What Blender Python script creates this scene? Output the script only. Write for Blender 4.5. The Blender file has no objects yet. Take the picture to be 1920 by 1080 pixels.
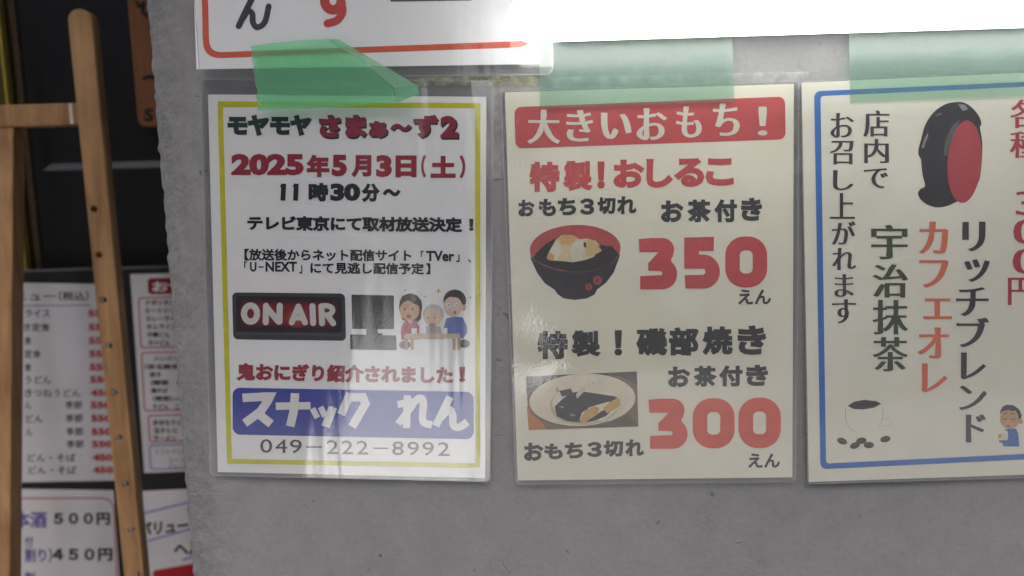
import bpy, bmesh, math, random
from mathutils import Vector, Matrix, noise
R = math.radians
scene = bpy.context.scene
COL = scene.collection
random.seed(7)

# ------------------------------------------------------------------ camera
FPX = 1400.0
CAM = Vector((0.0, -0.56, 1.5))
cd = bpy.data.cameras.new('camera')
cam = bpy.data.objects.new('camera', cd)
COL.objects.link(cam)
ROT = Matrix.Rotation(R(90 - 6.8), 3, 'X') @ Matrix.Rotation(-0.030, 3, 'Z')
cam.matrix_world = Matrix.Translation(CAM) @ ROT.to_4x4()
cd.sensor_width = 36
cd.lens = 36 * FPX / 1920
cd.clip_start = 0.01
cd.clip_end = 500
cd.dof.use_dof = True
cd.dof.focus_distance = 0.56
cd.dof.aperture_fstop = 4.8
scene.camera = cam

# ------------------------------------------------------------------ light
SUN_EL = R(65)
w = bpy.data.worlds.new('World')
scene.world = w
w.use_nodes = True
nt = w.node_tree
sky = nt.nodes.new('ShaderNodeTexSky')
sky.sky_type = 'NISHITA'
sky.sun_disc = False
sky.sun_elevation = SUN_EL
sky.sun_rotation = math.pi
sky.air_density = 1.0
sky.dust_density = 6.0
sky.ozone_density = 1.0
bg = nt.nodes['Background']
nt.links.new(sky.outputs[0], bg.inputs[0])
bg.inputs[1].default_value = 0.15
sd = bpy.data.lights.new('sun', 'SUN')
sd.energy = 3.0
sd.angle = R(1.5)
sd.color = (0.97, 0.99, 1.0)
sun = bpy.data.objects.new('sun', sd)
COL.objects.link(sun)
# light travels towards +Y (onto the wall) and down; the added eaves keep it off the wall
dirv = Vector((0.0, math.cos(SUN_EL), -math.sin(SUN_EL)))
sun.rotation_euler = dirv.to_track_quat('-Z', 'Y').to_euler()
sun.location = (0, -4, 5)
scene.view_settings.view_transform = 'Standard'
scene.view_settings.look = 'None'
scene.view_settings.gamma = 1
scene.view_settings.exposure = 1.25
scene.cycles.transparent_max_bounces = 24
scene.cycles.max_bounces = 8


# ------------------------------------------------------------------ helpers
def ray(px, py):
    return ROT @ Vector(((px - 960) / FPX, -(py - 540) / FPX, -1))


def P(px, py, y):
    """Point of the plane Y = y that the photo shows at this pixel."""
    d = ray(px, py)
    return CAM + d * ((y - CAM.y) / d.y)


def tag(o, label=None, cat=None, group=None, kind=None):
    if label: o['label'] = label
    if cat: o['category'] = cat
    if group: o['group'] = group
    if kind: o['kind'] = kind
    return o


def empty(name, loc, label, cat, group=None):
    o = bpy.data.objects.new(name, None)
    o.empty_display_size = 0.05
    o.location = loc
    COL.objects.link(o)
    return tag(o, label, cat, group)


def link_mesh(name, me, parent=None):
    o = bpy.data.objects.new(name, me)
    COL.objects.link(o)
    if parent is not None:
        o.parent = parent
    return o


class MB:
    """Collects faces given in world coordinates; build() links ONE mesh object."""
    def __init__(self):
        self.v, self.f, self.m, self.mats = [], [], [], []

    def mi(self, mat):
        if mat not in self.mats: self.mats.append(mat)
        return self.mats.index(mat)

    def add(self, verts, faces, mat):
        b = len(self.v); k = self.mi(mat)
        self.v += [Vector(p) for p in verts]
        for f in faces:
            self.f.append([b + i for i in f]); self.m.append(k)

    def box(self, x0, x1, y0, y1, z0, z1, mat):
        c = [(x, y, z) for x in (x0, x1) for y in (y0, y1) for z in (z0, z1)]
        self.add(c, [(0, 1, 3, 2), (4, 6, 7, 5), (0, 4, 5, 1), (2, 3, 7, 6), (0, 2, 6, 4), (1, 5, 7, 3)], mat)

    def hexa(self, front, back, mat):
        n = len(front)
        self.add(list(front) + list(back),
                 [list(range(n)), list(range(2 * n - 1, n - 1, -1))] +
                 [(i, n + i, n + (i + 1) % n, (i + 1) % n) for i in range(n)], mat)

    def build(self, name, parent=None, bevel=0, smooth=False, seg=2):
        off = world_loc(parent)
        me = bpy.data.meshes.new(name)
        me.from_pydata([p - off for p in self.v], [], self.f)
        for m in self.mats: me.materials.append(m)
        for p, k in zip(me.polygons, self.m): p.material_index = k
        if bevel or smooth == 'recalc':
            bm = bmesh.new(); bm.from_mesh(me)
            bmesh.ops.recalc_face_normals(bm, faces=bm.faces)
            if bevel:
                es = [e for e in bm.edges if len(e.link_faces) == 2 and e.calc_face_angle(0) > 0.5]
                bmesh.ops.bevel(bm, geom=es, offset=bevel, segments=seg, affect='EDGES', profile=0.5)
            bm.to_mesh(me); bm.free()
        if smooth:
            for p in me.polygons: p.use_smooth = True
        me.update()
        return link_mesh(name, me, parent)


def world_loc(o):
    v = Vector((0, 0, 0))
    while o is not None:
        v = v + o.location; o = o.parent
    return v


# ------------------------------------------------------------------ materials
def nodes(name):
    m = bpy.data.materials.new(name); m.use_nodes = True
    n = m.node_tree
    return m, n, n.nodes['Principled BSDF'], n.links


def noise_node(n, scale, detail=4, rough=0.55, coord=None, dist=0.0):
    t = n.nodes.new('ShaderNodeTexNoise')
    t.inputs['Scale'].default_value = scale; t.inputs['Detail'].default_value = detail
    t.inputs['Roughness'].default_value = rough; t.inputs['Distortion'].default_value = dist
    if coord is not None: n.links.new(coord, t.inputs['Vector'])
    return t


def ramp(n, fac, stops):
    r = n.nodes.new('ShaderNodeValToRGB')
    e = r.color_ramp.elements
    while len(e) < len(stops): e.new(0.5)
    for k, (p, c) in zip(e, stops):
        k.position = p; k.color = (*c, 1) if len(c) == 3 else c
    n.links.new(fac, r.inputs[0])
    return r


def math_node(n, op, a, b=None, c=None, clamp=False):
    m = n.nodes.new('ShaderNodeMath'); m.operation = op; m.use_clamp = clamp
    for i, x in enumerate((a, b, c)):
        if x is None: continue
        if isinstance(x, (int, float)): m.inputs[i].default_value = x
        else: n.links.new(x, m.inputs[i])
    return m.outputs[0]


def geo_pos(n):
    return n.nodes.new('ShaderNodeNewGeometry').outputs['Position']


_ink = {}
def ink(r, g, b, var=0.10, rough=0.6, spec=0.25):
    """Printed ink: its colour with the faint unevenness of a cheap print."""
    key = (r, g, b, var, rough)
    if key in _ink: return _ink[key]
    m, n, p, L = nodes('printed_ink')
    pos = geo_pos(n)
    t = noise_node(n, 90, 5, 0.65, pos)
    c = (r, g, b)
    rp = ramp(n, t.outputs[0], [(0.3, tuple(x * (1 - var) for x in c)), (0.7, tuple(min(1, x * (1 + var) + var * 0.01) for x in c))])
    L.new(rp.outputs[0], p.inputs['Base Color'])
    p.inputs['Roughness'].default_value = rough
    p.inputs['Specular IOR Level'].default_value = spec
    _ink[key] = m
    return m


def paper_mat(name, c1, c2, tint=0.05, crease=0.12):
    m, n, p, L = nodes(name)
    pos = geo_pos(n)
    t = noise_node(n, 14, 6, 0.6, pos)
    rp = ramp(n, t.outputs[0], [(0.3, c1), (0.72, c2)])
    hue = noise_node(n, 8, 3, 0.5, pos)
    hm = n.nodes.new('ShaderNodeMix'); hm.data_type = 'RGBA'; hm.blend_type = 'OVERLAY'; hm.inputs['Factor'].default_value = tint
    L.new(rp.outputs[0], hm.inputs['A']); L.new(hue.outputs['Color'], hm.inputs['B'])
    fine = noise_node(n, 900, 2, 0.5, pos)
    cr = noise_node(n, 24, 3, 0.5, pos, 0.8)
    b0 = n.nodes.new('ShaderNodeBump'); b0.inputs['Strength'].default_value = crease; b0.inputs['Distance'].default_value = 0.006
    L.new(cr.outputs[0], b0.inputs['Height'])
    bp = n.nodes.new('ShaderNodeBump'); bp.inputs['Strength'].default_value = 0.06; bp.inputs['Distance'].default_value = 0.0005
    L.new(fine.outputs[0], bp.inputs['Height'])
    L.new(b0.outputs[0], bp.inputs['Normal'])
    L.new(hm.outputs['Result'], p.inputs['Base Color']); L.new(bp.outputs[0], p.inputs['Normal'])
    p.inputs['Roughness'].default_value = 0.8
    p.inputs['Specular IOR Level'].default_value = 0.2
    return m


def laminate_mat(name, streak, pebble, refl, haze=0.05, rough=0.05, wscale=26, cap=0.2):
    """Clear pouch film: see-through, with a mirror sheen broken by wrinkles and pebbling."""
    m, n, p, L = nodes(name)
    out = n.nodes['Material Output']
    n.nodes.remove(p)
    pos = geo_pos(n)
    mp = n.nodes.new('ShaderNodeMapping'); L.new(pos, mp.inputs[0])
    mp.inputs['Scale'].default_value = (1, 1, 0.16)
    mp.inputs['Rotation'].default_value = (0, R(8), 0)
    s1 = noise_node(n, wscale, 3, 0.5, mp.outputs[0], 0.4)
    b1 = n.nodes.new('ShaderNodeBump'); b1.inputs['Strength'].default_value = streak; b1.inputs['Distance'].default_value = 0.004
    L.new(s1.outputs[0], b1.inputs['Height'])
    s2 = noise_node(n, 420, 2, 0.5, pos)
    patch = noise_node(n, 11, 2, 0.5, pos)
    pr = ramp(n, patch.outputs[0], [(0.45, (0.15, 0.15, 0.15)), (0.62, (1, 1, 1))])
    b2 = n.nodes.new('ShaderNodeBump'); b2.inputs['Distance'].default_value = 0.0006
    L.new(math_node(n, 'MULTIPLY', pr.outputs[0], pebble), b2.inputs['Strength'])
    L.new(s2.outputs[0], b2.inputs['Height']); L.new(b1.outputs[0], b2.inputs['Normal'])
    fr = n.nodes.new('ShaderNodeFresnel'); fr.inputs['IOR'].default_value = 1.5
    L.new(b2.outputs[0], fr.inputs['Normal'])
    fac = math_node(n, 'MINIMUM', math_node(n, 'MULTIPLY', fr.outputs[0], refl), cap)
    gl = n.nodes.new('ShaderNodeBsdfGlossy'); gl.inputs['Roughness'].default_value = rough
    L.new(b2.outputs[0], gl.inputs['Normal'])
    tr = n.nodes.new('ShaderNodeBsdfTransparent'); tr.inputs[0].default_value = (0.965, 0.97, 0.97, 1)
    mx = n.nodes.new('ShaderNodeMixShader')
    hz = n.nodes.new('ShaderNodeBsdfDiffuse'); hz.inputs[0].default_value = (0.85, 0.86, 0.86, 1)  # film haze, whitened further to stand in for lens glare over the prints
    hm = n.nodes.new('ShaderNodeMixShader')
    hn = noise_node(n, 9, 3, 0.5, pos)
    L.new(math_node(n, 'MULTIPLY_ADD', hn.outputs[0], haze * 0.8, haze * 0.6), hm.inputs[0])
    L.new(tr.outputs[0], hm.inputs[1]); L.new(hz.outputs[0], hm.inputs[2])
    L.new(fac, mx.inputs[0]); L.new(hm.outputs[0], mx.inputs[1]); L.new(gl.outputs[0], mx.inputs[2])
    L.new(mx.outputs[0], out.inputs[0])
    return m


def veil_mat(name, color, tint, amount, gloss=0.08, weave=0.0, patchy=0.0, rough=0.25):
    """Translucent plastic: part see-through, part scattering."""
    m, n, p, L = nodes(name)
    out = n.nodes['Material Output']; n.nodes.remove(p)
    pos = geo_pos(n)
    df = n.nodes.new('ShaderNodeBsdfDiffuse'); df.inputs[0].default_value = (*color, 1)
    tl = n.nodes.new('ShaderNodeBsdfTranslucent'); tl.inputs[0].default_value = (*color, 1)
    m0 = n.nodes.new('ShaderNodeMixShader'); m0.inputs[0].default_value = 0.35
    L.new(df.outputs[0], m0.inputs[1]); L.new(tl.outputs[0], m0.inputs[2])
    tr = n.nodes.new('ShaderNodeBsdfTransparent'); tr.inputs[0].default_value = (*tint, 1)
    m1 = n.nodes.new('ShaderNodeMixShader'); m1.inputs[0].default_value = amount
    if patchy:
        t = noise_node(n, 60, 6, 0.65, pos)
        r_ = ramp(n, t.outputs[0], [(0.42, (0, 0, 0)), (0.68, (1, 1, 1))])
        L.new(math_node(n, 'MULTIPLY_ADD', r_.outputs[0], patchy, amount, clamp=True), m1.inputs[0])
    L.new(tr.outputs[0], m1.inputs[1]); L.new(m0.outputs[0], m1.inputs[2])
    gl = n.nodes.new('ShaderNodeBsdfGlossy'); gl.inputs['Roughness'].default_value = rough
    if weave:
        wv = n.nodes.new('ShaderNodeTexWave'); wv.inputs['Scale'].default_value = 160; wv.bands_direction = 'X'
        wv.inputs['Distortion'].default_value = 1.0; wv.inputs['Detail'].default_value = 1
        L.new(pos, wv.inputs[0])
        wz = n.nodes.new('ShaderNodeTexWave'); wz.inputs['Scale'].default_value = 150; wz.bands_direction = 'Z'
        wz.inputs['Distortion'].default_value = 1.0
        L.new(pos, wz.inputs[0])
        h = math_node(n, 'ADD', wv.outputs['Fac'], math_node(n, 'MULTIPLY', wz.outputs['Fac'], 0.15))
        L.new(math_node(n, 'MULTIPLY_ADD', h, 0.025, amount - 0.015, clamp=True), m1.inputs[0])
        wr = noise_node(n, 35, 3, 0.5, pos, 0.6)
        b0 = n.nodes.new('ShaderNodeBump'); b0.inputs['Strength'].default_value = 0.5 if weave > 0.1 else 0.10; b0.inputs['Distance'].default_value = 0.005
        L.new(wr.outputs[0], b0.inputs['Height'])
        b = n.nodes.new('ShaderNodeBump'); b.inputs['Strength'].default_value = weave; b.inputs['Distance'].default_value = 0.0003
        L.new(h, b.inputs['Height']); L.new(b0.outputs[0], b.inputs['Normal'])
        L.new(b.outputs[0], tl.inputs['Normal']); L.new(b.outputs[0], gl.inputs['Normal']); L.new(b.outputs[0], df.inputs['Normal'])
    m2 = n.nodes.new('ShaderNodeMixShader'); m2.inputs[0].default_value = gloss
    L.new(m1.outputs[0], m2.inputs[1]); L.new(gl.outputs[0], m2.inputs[2])
    L.new(m2.outputs[0], out.inputs[0])
    return m


def wood_mat(name, c1, c2, scale=1.0):
    m, n, p, L = nodes(name)
    tc = n.nodes.new('ShaderNodeTexCoord')
    mp = n.nodes.new('ShaderNodeMapping'); L.new(tc.outputs['Object'], mp.inputs[0])
    mp.inputs['Scale'].default_value = (60 * scale, 60 * scale, 5 * scale)
    t = noise_node(n, 1.0, 6, 0.6, mp.outputs[0], 0.8)
    t2 = noise_node(n, 9, 4, 0.6, tc.outputs['Object'])
    f = math_node(n, 'ADD', math_node(n, 'MULTIPLY', t.outputs[0], 0.6), math_node(n, 'MULTIPLY', t2.outputs[0], 0.4))
    rp = ramp(n, f, [(0.34, c1), (0.66, c2)])
    bp = n.nodes.new('ShaderNodeBump'); bp.inputs['Strength'].default_value = 0.15; bp.inputs['Distance'].default_value = 0.001
    L.new(t.outputs[0], bp.inputs['Height'])
    L.new(rp.outputs[0], p.inputs['Base Color']); L.new(bp.outputs[0], p.inputs['Normal'])
    p.inputs['Roughness'].default_value = 0.55
    p.inputs['Specular IOR Level'].default_value = 0.3
    return m


def plain(name, c, rough=0.5, metal=0.0, spec=0.5, bump=0.0, bscale=60, var=0.1):
    m, n, p, L = nodes(name)
    pos = geo_pos(n)
    t = noise_node(n, bscale, 5, 0.6, pos)
    rp = ramp(n, t.outputs[0], [(0.3, tuple(x * (1 - var) for x in c)), (0.7, tuple(x * (1 + var) for x in c))])
    L.new(rp.outputs[0], p.inputs['Base Color'])
    p.inputs['Roughness'].default_value = rough; p.inputs['Metallic'].default_value = metal
    p.inputs['Specular IOR Level'].default_value = spec
    if bump:
        bp = n.nodes.new('ShaderNodeBump'); bp.inputs['Strength'].default_value = bump; bp.inputs['Distance'].default_value = 0.002
        L.new(t.outputs[0], bp.inputs['Height']); L.new(bp.outputs[0], p.inputs['Normal'])
    return m


def wall_mat():
    m, n, p, L = nodes('grey_mortar')
    pos = geo_pos(n)
    sep = n.nodes.new('ShaderNodeSeparateXYZ'); L.new(pos, sep.inputs[0])
    big = noise_node(n, 3.5, 4, 0.55, pos)
    mid = noise_node(n, 38, 7, 0.62, pos, 0.3)
    fine = noise_node(n, 240, 4, 0.6, pos)
    huge = math_node(n, 'ADD', math_node(n, 'MULTIPLY', big.outputs[0], 0.45), math_node(n, 'MULTIPLY', mid.outputs[0], 0.55))
    base = ramp(n, huge, [(0.30, (0.225, 0.233, 0.234)), (0.5, (0.266, 0.268, 0.273)), (0.72, (0.310, 0.305, 0.316))])
    # sparse hairline scratches and trowel marks
    wrp = noise_node(n, 22, 3, 0.6, pos)
    va = n.nodes.new('ShaderNodeVectorMath'); va.operation = 'MULTIPLY_ADD'
    L.new(wrp.outputs['Color'], va.inputs[0]); va.inputs[1].default_value = (0.05, 0.05, 0.05); L.new(pos, va.inputs[2])
    vo = n.nodes.new('ShaderNodeTexVoronoi'); vo.feature = 'DISTANCE_TO_EDGE'; vo.inputs['Scale'].default_value = 60
    L.new(va.outputs[0], vo.inputs['Vector'])
    line = ramp(n, vo.outputs['Distance'], [(0.0, (1, 1, 1)), (0.035, (0, 0, 0))])
    msk = noise_node(n, 30, 2, 0.5, pos)
    mr = ramp(n, msk.outputs[0], [(0.60, (0, 0, 0)), (0.68, (1, 1, 1))])
    crack = math_node(n, 'MULTIPLY', line.outputs[0], mr.outputs[0])
    # pits
    vp = n.nodes.new('ShaderNodeTexVoronoi'); vp.inputs['Scale'].default_value = 95; L.new(va.outputs[0], vp.inputs['Vector'])
    pit = ramp(n, vp.outputs['Distance'], [(0.10, (1, 1, 1)), (0.24, (0, 0, 0))])
    pm = noise_node(n, 47, 1, 0.5, pos)
    pr = ramp(n, pm.outputs[0], [(0.64, (0, 0, 0)), (0.70, (1, 1, 1))])
    pits = math_node(n, 'MULTIPLY', pit.outputs[0], pr.outputs[0])
    # rough raw strip along the left corner
    lf = n.nodes.new('ShaderNodeMapRange'); L.new(math_node(n, 'ADD', sep.outputs['X'], math_node(n, 'MULTIPLY', mid.outputs[0], 0.03)), lf.inputs[0])
    lf.inputs[1].default_value = -0.245; lf.inputs[2].default_value = -0.205; lf.inputs[3].default_value = 1.0; lf.inputs[4].default_value = 0.0
    left = lf.outputs[0]
    dk = math_node(n, 'MULTIPLY_ADD', crack, -0.12, 1.0)
    dk = math_node(n, 'MULTIPLY', dk, math_node(n, 'MULTIPLY_ADD', pits, -0.35, 1.0))
    dk = math_node(n, 'MULTIPLY', dk, math_node(n, 'MULTIPLY_ADD', left, -0.24, 1.0))
    rough_ = ramp(n, noise_node(n, 130, 5, 0.7, pos, 0.5).outputs[0], [(0.36, (0, 0, 0)), (0.60, (1, 1, 1))])
    dk = math_node(n, 'MULTIPLY', dk, math_node(n, 'MULTIPLY_ADD', math_node(n, 'MULTIPLY', left, rough_.outputs[0]), 0.34, math_node(n, 'MULTIPLY_ADD', left, -0.17, 1.0)))
    grit = noise_node(n, 620, 3, 0.7, pos)
    dk = math_node(n, 'MULTIPLY', dk, math_node(n, 'MULTIPLY_ADD', fine.outputs[0], 0.26, 0.87))
    dk = math_node(n, 'MULTIPLY', dk, math_node(n, 'MULTIPLY_ADD', grit.outputs[0], 0.22, 0.89))
    mx = n.nodes.new('ShaderNodeMix'); mx.data_type = 'RGBA'; mx.blend_type = 'MULTIPLY'; mx.inputs['Factor'].default_value = 1
    L.new(base.outputs[0], mx.inputs['A'])
    cmb = n.nodes.new('ShaderNodeCombineColor')
    for i in range(3): L.new(dk, cmb.inputs[i])
    L.new(cmb.outputs[0], mx.inputs['B'])
    L.new(mx.outputs['Result'], p.inputs['Base Color'])
    h = math_node(n, 'ADD', math_node(n, 'MULTIPLY', mid.outputs[0], math_node(n, 'MULTIPLY_ADD', left, 2.4, 0.30)),
                  math_node(n, 'MULTIPLY', fine.outputs[0], math_node(n, 'MULTIPLY_ADD', left, 0.55, 0.22)))
    h = math_node(n, 'SUBTRACT', h, math_node(n, 'MULTIPLY', crack, 0.10))
    h = math_node(n, 'SUBTRACT', h, math_node(n, 'MULTIPLY', pits, math_node(n, 'MULTIPLY_ADD', left, 0.7, 0.3)))
    bp = n.nodes.new('ShaderNodeBump'); bp.inputs['Strength'].default_value = 0.7; bp.inputs['Distance'].default_value = 0.0035
    L.new(h, bp.inputs['Height']); L.new(bp.outputs[0], p.inputs['Normal'])
    p.inputs['Roughness'].default_value = 0.9; p.inputs['Specular IOR Level'].default_value = 0.15
    return m


# ------------------------------------------------------------------ prints on flat sheets
class Sheet:
    """A flat printed sheet in the plane Y = y, gently bent by disp(X, Z) towards the viewer."""
    def __init__(s, y, disp=None):
        s.y = y; s.disp = disp

    def __call__(s, px, py, layer=0.0):
        p = P(px, py, s.y - layer * 1e-4)
        if s.disp:
            for _ in range(3): p = P(px, py, s.y - layer * 1e-4 - s.disp(p.x, p.z))
        return p


def bil(c, u, v):
    (a, b, d, e) = c    # TL, TR, BR, BL
    return ((a[0] * (1 - u) + b[0] * u) * (1 - v) + (e[0] * (1 - u) + d[0] * u) * v,
            (a[1] * (1 - u) + b[1] * u) * (1 - v) + (e[1] * (1 - u) + d[1] * u) * v)


def rect(x0, y0, x1, y1): return ((x0, y0), (x1, y0), (x1, y1), (x0, y1))


def outline(c, rad, n_side=14, n_arc=6):
    """Rounded quadrilateral outline in pixels, clockwise from the top left."""
    c = [Vector(p) for p in c]; pts = []
    for i in range(4):
        p, a, b = c[i], c[i - 1], c[(i + 1) % 4]
        ea, eb = (a - p).normalized(), (b - p).normalized()
        s0, s1 = p + ea * rad, p + eb * rad
        for k in range(n_arc + 1):
            t = k / n_arc
            q = s0 * (1 - t) ** 2 + p * 2 * t * (1 - t) + s1 * t ** 2
            pts.append(q)
        e1 = b + (p - b).normalized() * rad
        for k in range(1, n_side): pts.append(s1.lerp(e1, k / n_side))
    return pts


def ring(mb, S, c_out, r_out, c_in, r_in, mat, layer):
    o, i = outline(c_out, r_out), outline(c_in, r_in)
    n = len(o)
    mb.add([S(p.x, p.y, layer) for p in o] + [S(p.x, p.y, layer) for p in i],
           [(k, (k + 1) % n, n + (k + 1) % n, n + k) for k in range(n)], mat)


def inset(c, d):
    (a, b, e, f) = c
    return ((a[0] + d, a[1] + d), (b[0] - d, b[1] + d), (e[0] - d, e[1] - d), (f[0] + d, f[1] - d))


def panel(mb, S, c, mat, layer, rad=0.0, nu=36, nv=12, jag=0.0):
    """Filled (rounded) quadrilateral with enough faces to follow the bent sheet."""
    W = math.hypot(c[1][0] - c[0][0], c[1][1] - c[0][1]); H = math.hypot(c[3][0] - c[0][0], c[3][1] - c[0][1])
    us = [i / nu for i in range(nu + 1)]
    if rad:
        ru = rad / W
        us = sorted(set([ru * (1 - math.cos(k * math.pi / 14)) for k in range(8)] + [1 - ru * (1 - math.cos(k * math.pi / 14)) for k in range(8)] + [u for u in us if ru < u < 1 - ru]))
    vs = []
    for u in us:
        e = 0.0
        if rad:
            a = min(u, 1 - u) * W
            if a < rad: e = (rad - math.sqrt(max(0, rad * rad - (rad - a) ** 2))) / H
        for j in range(nv + 1):
            vs.append(bil(c, u, e + (1 - 2 * e) * j / nv))
    if jag:
        vs = [(x, y + jag * noise.noise((x * 0.11, y * 0.07, layer))) for x, y in vs]
    m = nv + 1
    mb.add([S(x, y, layer) for x, y in vs], [(i * m + j, (i + 1) * m + j, (i + 1) * m + j + 1, i * m + j + 1)
                                             for i in range(len(us) - 1) for j in range(nv)], mat)


def poly(mb, S, pts, mat, layer):
    mb.add([S(x, y, layer) for x, y in pts], [list(range(len(pts)))], mat)


def ell(cx, cy, rx, ry, rot=0.0, n=32, a0=0.0, a1=360.0):
    out = []
    full = abs(a1 - a0 - 360) < 1e-6
    for k in range(n if full else n + 1):
        a = R(a0 + (a1 - a0) * k / n); x, y = rx * math.cos(a), ry * math.sin(a)
        c, s = math.cos(R(rot)), math.sin(R(rot))
        out.append((cx + x * c - y * s, cy + x * s + y * c))
    return out


def smooth_line(pts, k=6):
    if len(pts) < 3: return list(pts)
    q = [pts[0]] + list(pts) + [pts[-1]]; out = []
    for i in range(1, len(q) - 2):
        p0, p1, p2, p3 = (Vector(a) for a in q[i - 1:i + 3])
        for j in range(k):
            t = j / k
            v = 0.5 * ((2 * p1) + (p2 - p0) * t + (2 * p0 - 5 * p1 + 4 * p2 - p3) * t * t + (3 * p1 - p0 - 3 * p2 + p3) * t ** 3)
            out.append((v.x, v.y))
    out.append(tuple(pts[-1]))
    return out


def stroke(mb, S, pts, width, mat, layer, curve=True, cap=True, w_end=None):
    """A pen stroke of constant (or tapering) width."""
    pts = smooth_line(pts) if curve else pts
    P2 = [Vector(p) for p in pts]; n = len(P2); L_, R_ = [], []
    for i, p in enumerate(P2):
        d0 = (p - P2[i - 1]).normalized() if i else (P2[1] - p).normalized()
        d1 = (P2[i + 1] - p).normalized() if i < n - 1 else d0
        d = (d0 + d1)
        d = d.normalized() if d.length > 1e-6 else d0
        nrm = Vector((-d.y, d.x)); k = 1 / max(0.5, nrm.dot(Vector((-d0.y, d0.x))))
        ww = width if w_end is None else width + (w_end - width) * i / (n - 1)
        L_.append(p + nrm * ww / 2 * k); R_.append(p - nrm * ww / 2 * k)
    v = [S(q.x, q.y, layer) for q in L_ + R_]
    mb.add(v, [(i, i + 1, n + i + 1, n + i) for i in range(n - 1)], mat)
    if cap:
        for q, ww in ((P2[0], width), (P2[-1], w_end or width)):
            poly(mb, S, ell(q.x, q.y, ww / 2, ww / 2, n=12), mat, layer + 0.04)


def contrast(me, a, b):
    """Thickens upright strokes by a and thins level strokes by b, as in a brush-serif type."""
    cnt = {}
    for p in me.polygons:
        for k in p.edge_keys: cnt.setdefault(k, []).append(p.index)
    acc = {}
    for (i, j), ps in cnt.items():
        if len(ps) != 1: continue
        p, q = me.vertices[i].co, me.vertices[j].co
        nrm = Vector((q.y - p.y, p.x - q.x)); L = nrm.length
        if L < 1e-9: continue
        nrm /= L
        c = me.polygons[ps[0]].center
        if (c.x - p.x) * nrm.x + (c.y - p.y) * nrm.y > 0: nrm = -nrm
        for k in (i, j): acc.setdefault(k, []).append(nrm)
    for k, ns in acc.items():
        n = sum(ns, Vector((0, 0)))
        if n.length < 1e-6: continue
        n.normalize()
        me.vertices[k].co.x += a * n.x; me.vertices[k].co.y -= b * n.y


_glyph = {}
def glyph(text, bold, xc, res):
    """Outline of a text line, fattened by bold (in em); xc < 1 thins its horizontal strokes."""
    key = (text, bold, xc, res)
    if key in _glyph: return _glyph[key]
    cu = bpy.data.curves.new('lettering_curve', 'FONT')
    cu.body = text; cu.resolution_u = res
    o = bpy.data.objects.new('lettering_curve', cu); COL.objects.link(o)
    dg = bpy.context.evaluated_depsgraph_get()
    src = o; c2 = None
    pair = bold if isinstance(bold, tuple) else None
    if pair: bold = 0
    if xc != 1:
        c2 = o.evaluated_get(dg).to_curve(dg).copy()
        for s in c2.splines:
            for b in s.bezier_points:
                b.handle_left_type = b.handle_right_type = 'FREE'
            for b in s.bezier_points:
                l, c, r = b.handle_left.copy(), b.co.copy(), b.handle_right.copy()
                b.handle_left = (l.x * xc, l.y, l.z); b.co = (c.x * xc, c.y, c.z); b.handle_right = (r.x * xc, r.y, r.z)
        src = bpy.data.objects.new('lettering_curve', c2); COL.objects.link(src)
    src.data.bevel_depth = bold; src.data.bevel_resolution = 1
    dg.update(); dg = bpy.context.evaluated_depsgraph_get()
    me = bpy.data.meshes.new_from_object(src.evaluated_get(dg))
    if pair: contrast(me, *pair)
    co = [(v.co.x, v.co.y, v.co.z) for v in me.vertices]
    fs = [tuple(p.vertices) for p in me.polygons]
    if bold:
        keep = [f for f in fs if min(co[i][2] for i in f) >= -1e-6]
    else:
        keep = fs
    used = sorted({i for f in keep for i in f}); idx = {i: k for k, i in enumerate(used)}
    x0, x1 = min(co[i][0] for i in used), max(co[i][0] for i in used)
    y0, y1 = min(co[i][1] for i in used), max(co[i][1] for i in used)
    vs = [((co[i][0] - x0) / (x1 - x0), 1 - (co[i][1] - y0) / (y1 - y0), (co[i][2] / bold if bold else 1)) for i in used]
    out = (vs, [tuple(idx[i] for i in f) for f in keep])
    bpy.data.meshes.remove(me)
    if c2 is not None: bpy.data.objects.remove(src); bpy.data.curves.remove(c2)
    bpy.data.objects.remove(o); bpy.data.curves.remove(cu)
    _glyph[key] = out
    return out


def words(mb, S, text, box, mat, layer, bold=0.03, xc=1.0, res=3, h=None, lean=0.0):
    """Text fitted to box = (left, top, right, bottom), or (left, top, right, top at right) with height h."""
    vs, fs = glyph(text, bold, xc, res)
    x0, y0, x1, y1 = box
    if h is None: h, s = y1 - y0, 0.0
    else: s = y1 - y0
    mb.add([S(x0 + u * (x1 - x0) + lean * (0.5 - v) * h, y0 + s * u + v * h, layer + 0.4 * z) for u, v, z in vs], fs, mat)


def each(S, parent, items, *a, **k):
    for it in items: lettering(S, parent, [it], *a, **k)


def lettering(S, parent, items, mat, layer=2, bold=0.03, xc=1.0, name='lettering', label=None, res=3, lean=0.0):
    """One printed phrase as one part; items are (text, box) or (text, box, height)."""
    mb = MB()
    for it in items: words(mb, S, it[0], it[1], mat, layer, bold, xc, res, it[2] if len(it) > 2 else None, lean)
    o = mb.build(name, parent)
    if label: o['label'] = label
    return o


def zz(scale, ox, oy):
    def f(*a):
        return tuple((ox + v / scale) if i % 2 == 0 else (oy + v / scale) for i, v in enumerate(a))
    return f


def zp(z, pts): return [z(*p) for p in pts]

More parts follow.
